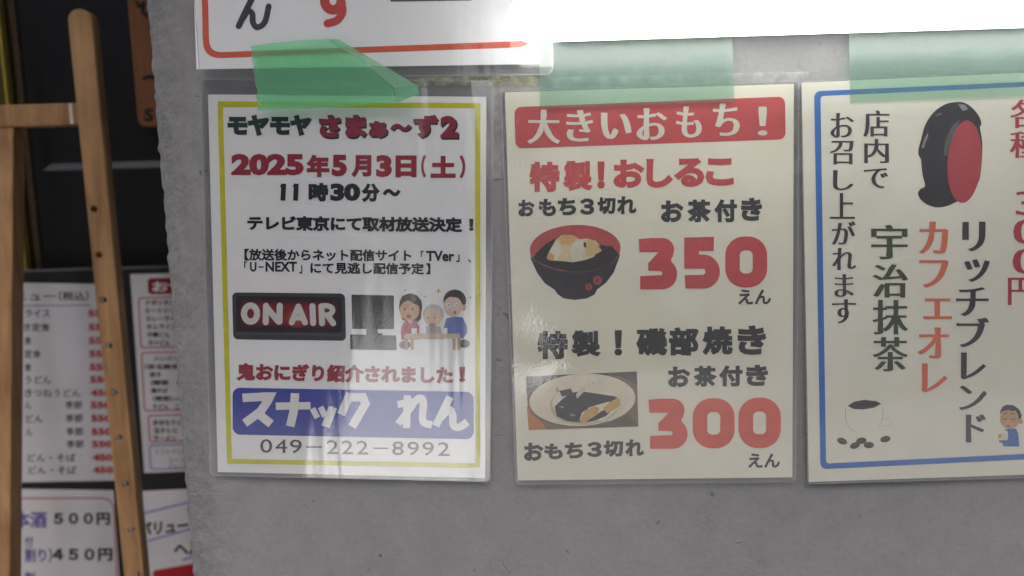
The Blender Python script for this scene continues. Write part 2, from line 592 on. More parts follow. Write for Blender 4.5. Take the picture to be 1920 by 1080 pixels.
# ------------------------------------------------------------------ material palette
M_WALL = wall_mat()
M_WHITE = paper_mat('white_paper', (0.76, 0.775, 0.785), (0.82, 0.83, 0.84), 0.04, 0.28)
M_CREAM = paper_mat('yellowed_paper', (0.73, 0.715, 0.58), (0.80, 0.79, 0.675), 0.14, 0.16)
M_CREAM2 = paper_mat('aged_paper', (0.67, 0.665, 0.56), (0.74, 0.735, 0.64))
M_LAM1 = laminate_mat('wrinkled_laminate', 0.42, 0.08, 5.0, 0.012, 0.11, 17, 0.22)
M_LAM2 = laminate_mat('pebbled_laminate', 0.15, 0.9, 5.5, 0.05, 0.05, 26, 0.19)
M_LAM3 = laminate_mat('clear_laminate', 0.15, 0.10, 2.6, 0.045)
M_LAM0 = laminate_mat('smooth_laminate', 0.25, 0.10, 1.2, 0.04)
M_EDGE = veil_mat('laminate_edge', (0.62, 0.63, 0.64), (0.93, 0.93, 0.93), 0.10, 0.06)
M_RIM = veil_mat('laminate_cut_edge', (0.8, 0.8, 0.82), (0.9, 0.9, 0.9), 0.34, 0.2)
M_FILM = veil_mat('frosted_film', (0.60, 0.60, 0.60), (0.92, 0.92, 0.92), 0.45, 0.06, patchy=0.35)
M_TAPE = veil_mat('green_tape_film', (0.28, 0.82, 0.45), (0.60, 0.97, 0.70), 0.42, 0.10, weave=0.25)
M_TAPEF = veil_mat('folded_green_tape_film', (0.34, 0.84, 0.52), (0.5, 0.92, 0.6), 0.55, 0.16, weave=0.3, rough=0.2)
M_TAPE2 = veil_mat('dusty_green_tape_film', (0.30, 0.43, 0.38), (0.75, 0.90, 0.83), 0.23, 0.06, weave=0.08)
M_RES = veil_mat('peeling_residue', (0.62, 0.60, 0.42), (0.9, 0.9, 0.85), 0.05, 0.02, patchy=0.9)
M_WOOD = wood_mat('pale_easel_wood', (0.20, 0.102, 0.043), (0.49, 0.29, 0.135))
M_WOOD2 = wood_mat('orange_sign_wood', (0.16, 0.060, 0.020), (0.23, 0.092, 0.033))
M_BLACK = plain('black_door_paint', (0.012, 0.012, 0.013), 0.30, 0, 0.5, 0.15, 25)
M_BOARD = plain('black_board', (0.010, 0.010, 0.011), 0.45, 0, 0.4)
M_BRASS = plain('brass', (0.085, 0.066, 0.012), 0.35, 0.35, 0.5, 0.2, 30)
M_JAMB = plain('brown_jamb', (0.05, 0.028, 0.012), 0.5)
M_METAL = plain('steel_insert', (0.6, 0.6, 0.6), 0.3, 1.0)
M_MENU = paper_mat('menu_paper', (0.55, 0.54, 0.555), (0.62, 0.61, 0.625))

K1 = ink(0.012, 0.013, 0.022)          # black ink of the white poster
K2 = ink(0.030, 0.032, 0.036)          # faded black of the cream posters
K3 = ink(0.035, 0.035, 0.045)
GRN = ink(0.010, 0.032, 0.024)
MAG = ink(0.26, 0.013, 0.045)
MAG2 = ink(0.30, 0.018, 0.040)
RED2 = ink(0.54, 0.070, 0.075)
RED3 = ink(0.66, 0.11, 0.075)
YEL = ink(0.56, 0.55, 0.012)
BLU = ink(0.020, 0.040, 0.34)
BLUB = ink(0.035, 0.15, 0.46)
ORG = ink(0.62, 0.16, 0.09)
OLV = ink(0.045, 0.070, 0.042)
VERM = ink(0.60, 0.075, 0.032)
WHT = ink(0.74, 0.75, 0.76, 0.03)
CRM = ink(0.70, 0.67, 0.57, 0.04)

# ------------------------------------------------------------------ ground, wall, recess
mb = MB()
mb.add([(-30, -40, 0), (30, -40, 0), (30, 30, 0), (-30, 30, 0)], [(0, 1, 2, 3)], plain('grey_paving', (0.09, 0.088, 0.085), 0.85, 0, 0.3, 0.2, 6))
tag(mb.build('ground'), kind='structure')
mb = MB(); mb.add([(-1.18, -40, 0.004), (-0.35, -40, 0.004), (-0.35, -2.6, 0.004), (-1.18, -2.6, 0.004)], [(0, 1, 2, 3)], plain('reflector_lane_paving', (0.62, 0.61, 0.58), 0.8, 0, 0.3, 0.2, 6))  # added unseen pale strip, a sunlit reflector for the glare on the laminate
tag(mb.build('reflector_lane'), kind='structure')

XT, XB = P(266, 0, 0), P(353, 1070, 0)
def XLz(z): return XB.x + (XT.x - XB.x) * (z - XB.z) / (XT.z - XB.z)
XL = P(318, 560, 0).x
zs = [0.0, 0.4, 0.8, 1.0] + [1.1 + 0.0035 * i for i in range(215)] + [1.9, 2.2, 2.6]
def jag(z):
    return 0.0009 * noise.noise((3.1, 0, z * 28)) + 0.0009 * noise.noise((9.1, 0, z * 95)) + 0.0011 * noise.noise((1.1, 4, z * 260))
cols = []
for z in zs:
    j = jag(z); k = 0.0015 * noise.noise((5, 2, z * 120))
    cols.append([(XLz(z) + j + 0.002, 0.24, z), (XLz(z) + j, 0.016, z), (XLz(z) + j + 0.0012 + k, 0.006, z), (XLz(z) + j + 0.006 + k, 0.0008, z), (XLz(z) + 0.016, 0.0, z)] +
                [(XLz(z) + 0.016 + d, 0, z) for d in (0.2, 0.6, 1.5, 3.0)] + [(XLz(z) + 3.016, 0.24, z)])
n = len(cols[0]); mb = MB()
mb.add([p for c in cols for p in c], [(i * n + j, (i + 1) * n + j, (i + 1) * n + j + 1, i * n + j + 1) for i in range(len(zs) - 1) for j in range(n - 1)]
       + [[(len(zs) - 1) * n + j for j in range(n)], [j for j in range(n)][::-1], ], M_WALL)
mb.add([c[0] for c in cols] + [c[-1] for c in cols], [(i, i + 1, len(cols) + i + 1, len(cols) + i) for i in range(len(cols) - 1)], M_WALL)
o = mb.build('mortar_wall', smooth='recalc')
tag(o, 'rough grey mortar wall with a chipped left corner that carries the posters', 'wall')

mb = MB(); mb.box(-2.6, 0.6, 0.74, 0.86, 0, 2.7, plain('dark_plaster', (0.05, 0.048, 0.046), 0.8))
tag(mb.build('back_wall'), 'dark wall set back behind the black panelled door', 'wall')

# ------------------------------------------------------------------ added unseen buildings opposite, shaped for reflections in the laminate
M_FAC, M_PANE = plain('dark_render', (0.055, 0.052, 0.05), 0.8), plain('dark_glass', (0.02, 0.022, 0.025), 0.1)
for x0, x1, lab in ((-30, -1.18, 'added unseen dark building left of the alley, for the poster reflections'), (-0.35, 30, 'added unseen dark building right of the alley, for the poster reflections')):
    root = empty('reflection_building', ((x0 + x1) / 2, -9, 0), lab, 'building')
    mb = MB(); mb.box(x0, x1, -15, -9, 0, 9, M_FAC); mb.build('wall', root)
    for fl in range(3):
        for k in range(4):
            cx = (x1 - 2 - 3.2 * k) if x0 < -10 else (x0 + 2 + 3.2 * k)
            mb = MB(); mb.box(cx - 0.7, cx + 0.7, -9.0, -8.96, 1 + 3.4 * fl, 2.6 + 3.4 * fl, M_PANE); mb.build('window', root)

M_SUN_BLOCK = plain('sun_block_boards', (0.10, 0.085, 0.07), 0.7)  # added unseen roofs, put there to block the sun from wall and door
for nm, x0, x1, y0, z0, lab in (('sun_block_eave', -0.45, 3.2, -1.0, 3.0, 'added unseen eaves that keep the sun off the mortar wall'), ('sun_block_roof', -2.6, -0.46, -0.76, 3.4, 'added unseen roof that keeps the sun off the black door')):
    root = empty(nm, ((x0 + x1) / 2, 0, z0), lab, 'roof')
    mb = MB(); mb.box(x0, x1, y0, 0.9, z0, z0 + 0.04, M_SUN_BLOCK); mb.build('soffit', root)
    mb = MB(); mb.box(x0, x1, y0 - 0.03, y0 - 0.001, z0 - 0.04, z0 + 0.12, M_SUN_BLOCK); mb.build('fascia_board', root)

# ------------------------------------------------------------------ black panelled door
DY = 0.66
XD0, XD1 = P(30, 200, DY).x, P(30, 200, DY).x + 0.86
root = empty('panelled_door', ((XD0 + XD1) / 2, DY, 0), 'black panelled door behind the wooden easel', 'door')
zb = P(190, 317, DY).z
xa = P(80, 317, DY).x
mb = MB()
pan = [(xa, xa + 0.27, zb, 1.98), (xa + 0.36, xa + 0.63, zb, 1.98), (xa, xa + 0.27, 0.2, zb - 0.20), (xa + 0.36, xa + 0.63, 0.2, zb - 0.20)]
xs = sorted({XD0, XD1, *[p[0] for p in pan], *[p[1] for p in pan]}); zz_ = sorted({0.01, 2.05, *[p[2] for p in pan], *[p[3] for p in pan]})
for i in range(len(xs) - 1):
    for j in range(len(zz_) - 1):
        cx, cz = (xs[i] + xs[i + 1]) / 2, (zz_[j] + zz_[j + 1]) / 2
        if any(p[0] < cx < p[1] and p[2] < cz < p[3] for p in pan): continue
        mb.add([(xs[i], DY, zz_[j]), (xs[i + 1], DY, zz_[j]), (xs[i + 1], DY, zz_[j + 1]), (xs[i], DY, zz_[j + 1])], [(0, 1, 2, 3)], M_BLACK)
mb.add([(XD0, DY, 0.01), (XD0, DY + 0.04, 0.01), (XD0, DY + 0.04, 2.05), (XD0, DY, 2.05), (XD1, DY, 0.01), (XD1, DY + 0.04, 0.01), (XD1, DY + 0.04, 2.05), (XD1, DY, 2.05)],
       [(0, 1, 2, 3), (4, 5, 6, 7), (3, 2, 6, 7), (1, 5, 6, 2)], M_BLACK)
mb.build('door_leaf', root)
for (a, b, c, d) in pan:
    q = MB(); e, dp = 0.011, 0.005
    o4 = [(a, DY, c), (b, DY, c), (b, DY, d), (a, DY, d)]
    i4 = [(a + e, DY + dp, c + e), (b - e, DY + dp, c + e), (b - e, DY + dp, d - e), (a + e, DY + dp, d - e)]
    q.add(o4 + i4, [(k, (k + 1) % 4, 4 + (k + 1) % 4, 4 + k) for k in range(4)] + [(4, 5, 6, 7)], M_BLACK)
    q.build('door_panel', root)

root = empty('door_frame', (XD0 - 0.02, DY, 0), 'brass coloured door frame at the far left edge', 'door frame')
xr = P(14, 100, 0.645).x
mb = MB(); mb.box(xr - 0.07, xr, 0.645, 0.70, 0, 2.1, M_BRASS); mb.build('brass_plate', root, bevel=0.003)
mb = MB(); mb.box(xr + 0.0005, xr + 0.012, 0.655, 0.71, 0, 2.1, M_JAMB); mb.build('jamb', root, bevel=0.002)
mb = MB(); mb.box(xr - 0.008, xr - 0.004, 0.641, 0.6448, 0, 2.1, plain('bright_brass', (0.5, 0.38, 0.05), 0.3, 0.4)); mb.build('bead', root, bevel=0.001)

# orange wooden sign hung on the door
SY = 0.648
root = empty('wooden_sign', P(330, 237, SY), 'orange brown wooden sign with rounded corner and black lettering on the door', 'sign')
S = Sheet(SY)
x0, x1, z0 = P(249, 120, SY).x, P(249, 120, SY).x + 0.15, P(262, 238, SY).z
def rr(x0, x1, z0, z1, r, n=6):
    pts = []
    for cx, cz, a in ((x1 - r, z1 - r, 0), (x0 + r, z1 - r, 90), (x0 + r, z0 + r, 180), (x1 - r, z0 + r, 270)):
        pts += [(cx + r * math.cos(R(a + 90 * k / n)), cz + r * math.sin(R(a + 90 * k / n))) for k in range(n + 1)]
    return pts
pr = rr(x0, x1, z0, z0 + 0.42, 0.012)
mb = MB(); mb.hexa([(x, SY, z) for x, z in pr], [(x, SY + 0.01, z) for x, z in pr], M_WOOD2)
mb.build('plank', root, bevel=0.0015)
KS = ink(0.01, 0.01, 0.01)
mb = MB()
words(mb, S, 'S', (270, 203, 288, 228), KS, 3, 0.05); mb.build('lettering', root); mb = MB()
stroke(mb, S, [(256, 4), (262, 12), (270, 6), (268, 22), (276, 30)], 7, KS, 3); mb.build('lettering', root); mb = MB()
stroke(mb, S, [(270, 147), (282, 144), (294, 148)], 7, KS, 3)
mb.build('lettering', root)

# ------------------------------------------------------------------ board with the menus
BY = 0.600
root = empty('menu_board', (P(190, 700, BY).x, BY + 0.01, 0.75), 'black board with a painted highlight along its top edge, holding four menu sheets', 'board')
bx0, bx1, bz = P(-120, 503, BY).x, P(330, 503, BY).x + 0.22, P(185, 506, BY).z
mb = MB(); mb.box(bx0, bx1, BY, BY + 0.018, 0.0, bz, M_BOARD); mb.build('panel', root, bevel=0.002)
mb = MB(); mb.box(bx0, bx1, BY - 0.0015, BY + 0.0195, bz + 0.0005, bz + 0.0025, plain('grey_edge_highlight', (0.16, 0.16, 0.17), 0.35)); mb.build('edge_highlight', root)  # pale strip stands in for the highlight along the board's top edge

z2 = zz(1.8, 0, 480)
MS = Sheet(BY - 0.003)
KM = ink(0.03, 0.03, 0.035); RM = ink(0.40, 0.02, 0.05); REDM = ink(0.42, 0.03, 0.035); NAV = ink(0.06, 0.06, 0.22)

def menu(label, corners):
    b = MS((corners[2][0] + corners[3][0]) / 2, (corners[2][1] + corners[3][1]) / 2)
    root = empty('menu_sheet', b, label, 'menu', 'menu sheets on the black board')
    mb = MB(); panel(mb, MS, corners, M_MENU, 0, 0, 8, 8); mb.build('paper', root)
    return root

r = menu('white price list of noodle and set meals with a column of red prices', ((-28, 529), (226, 533), (259, 900), (8, 905)))
each(MS, r, [('メニュー', (0, 548, 104, 563.5)), ('（税込）', (110, 546, 166, 564))], KM, 2, 0.02, name='heading')
mb = MB(); stroke(mb, MS, [(-10, 574), (170, 572)], 1.6, NAV, 2, False, False); mb.build('rule_line', r)
rows = [('ライス', 85, 168), ('き定食', 80, 168), ('食', 82, 106), ('定食', 82, 138), ('食', 82, 106), ('うどん', 85, 172), ('きつねうどん', 84, 272),
        ('ん', 85, 106), ('どん', 88, 145), ('ん', 88, 110), (None, 0, 0), ('どん・そば', 93, 255), ('どん・そば', 96, 258)]
ry = [193, 240, 285, 330, 375, 417, 462, 503, 548, 593, 635, 680, 722]
it, pr = [], []
for (t, a, b), yy, k in zip(rows, ry, range(13)):
    if t: it.append((t, z2(a, yy - 13, b, yy + 14)))
    if 7 <= k <= 10: it.append(('季節', z2(220 + (k - 7) * 1.5, yy - 14, 278 + (k - 7) * 1.5, yy + 14)))
    px0 = 297 + k * 1.3
    pr.append(('450円' if k in (6, 11, 12) else '550円', z2(px0, yy - 14, px0 + 112, yy + 14)))
each(MS, r, it, KM, 2, 0.012, name='dish_name', res=2)
each(MS, r, pr, REDM, 2, 0.05, name='price', res=2)

r = menu('white drinks list with red border and bold 500 and 450 yen prices', ((-60, 915), (213, 919), (232, 1200), (-40, 1200)))
mb = MB(); c_ = ((-60, 930), (208, 934), (226, 1200), (-50, 1200))
stroke(mb, MS, [(-60, 935), (190, 934), (205, 937), (213, 950), (226, 1200)], 2.6, ink(0.36, 0.08, 0.09), 2, False, False); mb.build('border', r)
each(MS, r, [('本酒', z2(45, 862, 158, 918))], ink(0.10, 0.09, 0.30), 2, 0.03)
each(MS, r, [('５００円', z2(180, 866, 372, 908)), ('４５０円', z2(178, 986, 380, 1030)), ('４５０円', z2(182, 1100, 384, 1146))], KM, 2, 0.05, name='price')
each(MS, r, [('付', z2(84, 945, 112, 984)), ('割り）', z2(84, 986, 176, 1034)), ('割', z2(84, 1066, 118, 1104))], NAV, 2, 0.02)

r = menu('white menu sheet with red heading and stacked red and blue boxes of dishes', ((244, 514), (490, 508), (520, 876), (270.5, 887)))
mb = MB(); panel(mb, MS, (z2(497, 75), z2(720, 70), z2(726, 124), z2(500, 130)), ink(0.22, 0.015, 0.022), 1, 8, 20, 4); bn = mb.build('heading_banner', r)
each(MS, bn, [('お食事', z2(514, 84, 690, 122))], ink(0.7, 0.65, 0.65), 2, 0.03)
for c, mat in (((465, 140, 690, 312), RM), ((475, 325, 700, 525), RM), ((498, 537, 712, 630), RM), ((502, 637, 716, 722), ink(0.10, 0.13, 0.36))):
    mb = MB(); x0, y0, x1, y1 = c; sl = (y1 - y0) * 0.055
    cc = (z2(x0, y0), z2(x1, y0 - 6), z2(x1 + sl, y1 - 6), z2(x0 + sl, y1))
    ring(mb, MS, cc, 8, inset(cc, 2.4), 6, mat, 1); mb.build('box_border', r)
it = [(t, z2(a, y - 9, b, y + 10)) for t, a, b, y in (
    ('ナポリタン', 490, 590, 157), ('ミートソース', 490, 610, 184), ('カレーライス', 492, 612, 211), ('オムライス', 494, 596, 238), ('中華どん', 497, 574, 265), ('カツどん', 500, 574, 292),
    ('ハンバーグ', 518, 620, 346), ('（目玉焼き', 488, 600, 373), ('餃子', 505, 545, 400), ('（野菜　付', 508, 622, 427), ('焼そば', 510, 566, 454), ('（野菜いり', 516, 620, 481), ('うどん　こ', 515, 606, 508),
    ('おおもりと', 516, 614, 562), ('玉子とじ', 518, 600, 589), ('ラーメン', 518, 596, 615))]
each(MS, r, it, KM, 2, 0.045, name='dish_name', res=2)
each(MS, r, [('ソフトドリ', z2(522, 652, 612, 670)), ('コーラ', z2(568, 682, 625, 698)), ('ジュース', z2(568, 701, 632, 716))], ink(0.08, 0.07, 0.12), 2, 0.01, name='dish_name', res=2)

r = menu('white notice with slanted blue rules and brush lettering at the bottom left', ((262, 921), (520, 908), (540, 1200), (285, 1200)))
for a in ((488, 868, 690, 818), (498, 962, 700, 906), (615, 1027, 720, 990)):
    p_, q_ = z2(a[0], a[1]), z2(a[2], a[3]); mb = MB(); stroke(mb, MS, [p_, q_], 3.2, ink(0.12, 0.15, 0.45), 2, False, False); mb.build('rule_line', r)
each(MS, r, [('バリュー', z2(470, 900, 636, 884), 46 / 1.8), ('ヘルシー', z2(586, 968, 780, 958), 44 / 1.8)], KM, 2, 0.05)
mb = MB(); panel(mb, MS, (z2(515, 1062), z2(800, 1012), z2(830, 1250), z2(525, 1250)), ink(0.36, 0.012, 0.022), 2, 6, 14, 6); mb.build('banner', r)

# ------------------------------------------------------------------ wooden easel
EY = 0.42
xm = P(20, 215, EY).x
root = empty('wooden_easel', (xm, EY, 0), 'pale wooden easel with peg holes in its post beside the menu board', 'easel')
pt, pb = (P(126, 30, EY), P(171, 30, EY)), (P(232, 1080, EY), P(270, 1080, EY))
holes = [(176, 392), (185, 478), (193, 563), (204, 649), (214, 737), (223, 822), (236, 909), (246, 995), (258, 1080)]
def post_mesh(mirror):
    cu = bpy.data.curves.new('post_curve', 'CURVE'); cu.dimensions = '2D'; cu.fill_mode = 'BOTH'
    wt = pt[1].x - pt[0].x
    def ext(a, b, z): return a.x + (b.x - a.x) * (z - a.z) / (b.z - a.z)
    ztop = P(150, 16, EY).z; r_ = wt * 0.5
    out = [(ext(pt[0], pb[0], 0), 0.0), (ext(pt[1], pb[1], 0), 0.0)]
    cx = (ext(pt[0], pb[0], ztop - r_) + ext(pt[1], pb[1], ztop - r_)) / 2
    for k in range(17):
        a = math.pi * k / 16; out.append((cx + r_ * math.cos(a), ztop - r_ * 0.95 + r_ * 0.95 * math.sin(a)))
    loops = [out]
    for hx, hy in holes + [(258 + 10.4 * k, 1080 + 86 * k) for k in range(1, 6)]:
        p = P(hx, hy, EY)
        loops.append([(p.x + 0.0043 * math.cos(R(22.5 * k)), p.z + 0.0043 * math.sin(R(22.5 * k))) for k in range(16)])
    for lp in loops:
        sp = cu.splines.new('POLY'); sp.points.add(len(lp) - 1); sp.use_cyclic_u = True
        for q, (x, z) in zip(sp.points, lp): q.co = (x if not mirror else 2 * xm - x, z, 0, 1)
    cu.extrude = 0.0075; cu.bevel_depth = 0.0012; cu.bevel_resolution = 1; cu.offset = -0.0012
    o = bpy.data.objects.new('post_curve', cu); COL.objects.link(o)
    dg = bpy.context.evaluated_depsgraph_get()
    me = bpy.data.meshes.new_from_object(o.evaluated_get(dg))
    for v in me.vertices: v.co = Vector((v.co.x, EY + 0.0088 - v.co.z, v.co.y)) - root.location
    bpy.data.objects.remove(o); bpy.data.curves.remove(cu)
    me.materials.clear(); me.materials.append(M_WOOD)
    return me
for mir in (False, True):
    po = link_mesh('post', post_mesh(mir), root)
    for hx, hy in holes[2:]:
        p = P(hx, hy, EY)
        x = p.x if not mir else 2 * xm - p.x
        q = MB(); nn = 14
        a = [(x + 0.0041 * math.cos(2 * math.pi * k / nn), EY + 0.003, p.z + 0.0041 * math.sin(2 * math.pi * k / nn)) for k in range(nn)]
        b = [(x + 0.0026 * math.cos(2 * math.pi * k / nn), EY + 0.0055, p.z + 0.0026 * math.sin(2 * math.pi * k / nn)) for k in range(nn)]
        q.add(a + b, [(k, (k + 1) % nn, nn + (k + 1) % nn, nn + k) for k in range(nn)], M_METAL)
        q.build('peg_socket', po)
xr_ = P(139, 215, EY).x + 0.004; zt, zb_ = P(70, 194.5, EY).z, P(70, 236, EY).z
mb = MB(); mb.box(2 * xm - xr_, xr_, EY + 0.001, EY + 0.022, zb_, zt, M_WOOD); mb.build('crossbar', root, bevel=0.0015)
mb = MB(); mb.box(xr_ - 0.010, xr_ - 0.005, EY - 0.0004, EY + 0.0006, zb_ + 0.001, zt - 0.001, plain('pale_glue_line', (0.55, 0.45, 0.33), 0.6)); mb.build('joint_strip', root)
a0, a1 = P(25, 238, EY + 0.003), P(18, 1080, EY - 0.075)
t0 = a0.z / (a0.z - a1.z); af = a0.lerp(a1, t0)
wl, tl = 0.036, 0.024
mb = MB()
top = [(a0.x - wl, a0.y, a0.z), (a0.x, a0.y, a0.z), (a0.x, a0.y + tl, a0.z), (a0.x - wl, a0.y + tl, a0.z)]
bot = [(af.x - wl, af.y, 0), (af.x, af.y, 0), (af.x, af.y + tl, 0), (af.x - wl, af.y + tl, 0)]
mb.hexa(bot, top, M_WOOD); mb.build('prop_leg', root, bevel=0.0015)

# ------------------------------------------------------------------ fluorescent lamp above the posters
LY, LR = -0.055, 0.0155
la = P(1000, 79, LY); lz = (P(1030, 77.5, LY).z + P(1900, 51.5, LY).z) / 2 + LR; lx0 = P(955, 40, LY).x; lx1 = lx0 + 1.2
root = empty('fluorescent_lamp', ((lx0 + lx1) / 2, 0, lz), 'glowing white fluorescent tube on a white batten along the wall top', 'lamp')
m_, n_, p_, L_ = nodes('lit_tube')
p_.inputs['Base Color'].default_value = (0.35, 0.35, 0.35, 1); p_.inputs['Specular IOR Level'].default_value = 0.1
p_.inputs['Emission Strength'].default_value = 3.1
p_.inputs['Emission Color'].default_value = (1.0, 0.985, 0.95, 1)
mb = MB(); rings = []
prof = [(0.014 * (1 - math.cos(R(90 * k / 12))), max(0.06, math.sin(R(90 * k / 12)))) for k in range(13)] + [ (1.188, 1.0), (1.194, 0.95), (1.198, 0.75), (1.2, 0.35)]
nn = 28
mb.add([(lx0 + d, LY + LR * q * math.cos(2 * math.pi * k / nn), lz + LR * q * math.sin(2 * math.pi * k / nn)) for d, q in prof for k in range(nn)],
       [(i * nn + k, i * nn + (k + 1) % nn, (i + 1) * nn + (k + 1) % nn, (i + 1) * nn + k) for i in range(len(prof) - 1) for k in range(nn)]
       + [list(range(nn)), list(range((len(prof) - 1) * nn, len(prof) * nn))], m_)
mb.build('tube', root, smooth='recalc')
M_BATTEN = plain('white_enamel', (0.75, 0.75, 0.74), 0.35)
mb = MB(); mb.box(lx0 + 0.035, lx1 - 0.012, -0.028, -0.002, lz - 0.006, lz + 0.05, M_BATTEN); mb.build('batten', root, bevel=0.003)
for sx in (lx0 + 0.06, lx1 - 0.03):
    mb = MB(); mb.box(sx - 0.008, sx + 0.008, LY + LR + 0.0005, -0.0285, lz - 0.003, lz + 0.022, M_BATTEN); mb.build('tube_holder', root, bevel=0.002)

# ------------------------------------------------------------------ posters
def poster(name, label, paper_c, lam_c, y, disp, m_paper, m_lam, rad=12, blister=None):
    S = Sheet(y, disp)
    SL = Sheet(y, disp if not blister else (lambda X, Z: disp(X, Z) + blister(X, Z)))
    b = S((paper_c[2][0] + paper_c[3][0]) / 2, (paper_c[2][1] + paper_c[3][1]) / 2)
    root = empty(name, b, label, 'poster', 'laminated posters on the mortar wall')
    mb = MB(); panel(mb, S, paper_c, m_paper, 0, 0, 40, 50); o = mb.build('paper', root, smooth=True)
    if lam_c:
        mb = MB(); panel(mb, SL, inset(lam_c, 1.6), m_lam, 6, rad, 70, 84); mb.build('laminate_film', root, smooth=True)
        mb = MB(); ring(mb, S, lam_c, rad, inset(lam_c, 1.6), rad - 1, M_RIM, 6); mb.build('film_rim', root)
        mb = MB(); ring(mb, S, inset(lam_c, 1.6), rad - 1, paper_c, 0.5, M_EDGE, -1.0); mb.build('film_margin', root)
    return root, S

def blister_at(px, py, h=0.0105, sx=0.088, sz=0.042):
    c = P(px, py, -0.003)
    return lambda X, Z: h * math.exp(-((X - c.x) / sx) ** 2 - ((Z - c.z) / sz) ** 2)

def waves(ax, az, kx, kz, ph, lift=0.0, zb=1.35):
    return lambda X, Z: ax * math.sin(kx * X + ph) + az * math.sin(kz * Z + ph * 2 + X * 6) + lift * max(0.0, zb - Z) ** 2 + ax + az

# --- top poster with red border
PT, ST = poster('laminated_poster', 'white poster with red rounded border, cut off at the top edge beside the lamp',
                ((352, -330), (1006, -352), (1013.7, 120), (368.4, 130)), ((341, -345), (1026, -368), (1038, 140), (374, 148)), -0.006,
                waves(0.0005, 0.0004, 30, 20, 0.6), M_WHITE, M_LAM0, 18)
c_o = ((371, -310), (986, -332), (1002, 88), (381, 110))
mb = MB(); ring(mb, ST, c_o, 34, inset(c_o, 11.5), 24, ORG if False else ink(0.60, 0.085, 0.035), 1); mb.build('border', PT)
z3 = zz(2.7, 360, 0)
KT = ink(0.022, 0.022, 0.028)
mb = MB()
stroke(mb, ST, [z3(322, -40), z3(290, 20), z3(236, 132)], 11.5, KT, 2)
stroke(mb, ST, [z3(258, 92), z3(284, 56), z3(306, 72), z3(308, 112), z3(330, 138), z3(368, 112), z3(388, 32)], 11.0, KT, 2.2)
mb.build('lettering', PT)
mb = MB(); RT = ink(0.52, 0.040, 0.040)
stroke(mb, ST, ell(624.5, 2, 15.5, 16.5, n=24) + [(640, 2)], 18, RT, 2, False, False)
stroke(mb, ST, [(639, 2), (642, 22), (632, 38), (614, 44)], 15, RT, 2.2)
mb.build('price', PT)
mb = MB(); panel(mb, ST, ((726, -190), (880, -195), (884, 1), (732, 3)), ink(0.10, 0.075, 0.06), 2, 0, 8, 8); mb.build('picture', PT)

# --- white broadcast notice
P1C = ((390, 177), (912, 181.5), (909.5, 896.5), (408.3, 885))
P1, S1 = poster('laminated_poster', 'white poster with yellow border and blue banner under the folded green tape', P1C,
                ((376, 149), (927, 150), (919, 904), (393, 892)), -0.0025, waves(0.0008, 0.0005, 38, 14, 1.2, 0.03, 1.50), M_WHITE, M_LAM1, 9)
z4, z5 = zz(1920 / 560, 380, 360), zz(1920 / 560, 380, 620)
mb = MB()
ring(mb, S1, ((408, 190), (901, 193.3), (899.8, 877), (425.6, 869.3)), 4, ((418, 201), (891, 203), (890.5, 868.5), (434.8, 860.5)), 2.5, YEL, 1)
mb.build('border', P1)
lettering(S1, P1, [('モヤモヤ', (426.7, 215, 585, 254.8))], GRN, 2, 0.075, name='heading', lean=0.0)
lettering(S1, P1, [('さま', (600.5, 217.5, 690, 261.5)), ('ぁ', (694, 229.5, 729, 261.5)), ('〜', (733, 234.5, 774, 248.5)), ('ず', (777.5, 217.5, 824, 261.5)), ('2', (828, 219.5, 861.5, 262))], K1, 1.6, 0.07, name='heading_shadow')
lettering(S1, P1, [('さま', (597.8, 214.8, 687.5, 258)), ('ぁ', (691, 227, 726, 258)), ('〜', (731, 232, 772, 246)), ('ず', (775, 214.8, 822, 258)), ('2', (825.5, 217, 859, 259))], MAG, 2.4, 0.066, name='heading')
lettering(S1, P1, [('2025', z3(198, 778, 566, 888)), ('年', z3(578, 783, 696, 897)), ('5', z3(707, 783, 785, 893)), ('月', z3(806, 785, 908, 898)), ('3', z3(932, 785, 1012, 897)),
                   ('日', z3(1030, 787, 1137, 898)), ('（', z3(1160, 782, 1186, 900)), ('土', z3(1208, 789, 1335, 900)), ('）', z3(1354, 784, 1384, 904))], MAG2, 2, 0.06, name='date_line')
lettering(S1, P1, [('時', z3(590, 926, 690, 1020)), ('30', z3(700, 928, 852, 1018)), ('分', z3(858, 928, 952, 1024)), ('〜', z3(965, 956, 1057, 994))], K1, 2, 0.062, name='time_line')
lettering(S1, P1, [('テレビ東京にて取材放送決定', z4(287, 150, 1672, 162), 100 / 3.4286), ('！', z4(1712, 172, 1742, 250))], K1, 2, 0.052)
lettering(S1, P1, [('【放送後からネット配信サイト', z4(268, 364, 1342, 370), 78 / 3.43), ('「', z4(1402, 378, 1420, 418)), ('TVer', z4(1436, 378, 1618, 446)), ('」', z4(1630, 402, 1652, 450)), ('、', z4(1704, 432, 1726, 454))], K1, 2, 0.036, name='small_print')
lettering(S1, P1, [('「', z4(266, 446, 286, 488)), ('U', z4(304, 450, 346, 512)), ('-', z4(358, 478, 392, 486)), ('NEXT', z4(404, 448, 606, 512)), ('」', z4(622, 468, 640, 524)), ('にて見逃し配信予定', z4(692, 450, 1424, 456), 76 / 3.43), ('】', z4(1436, 458, 1464, 530))], K1, 2, 0.036, name='small_print')

mb = MB()
for x in (462, 526):
    stroke(mb, S1, [z3(x + 2, 930), z3(x - 2, 1016)], 9.2, K1, 2, False, False); stroke(mb, S1, [z3(x + 4, 934), z3(x - 12, 948)], 6.5, K1, 2.2, False, False)
mb.build('time_line', P1)

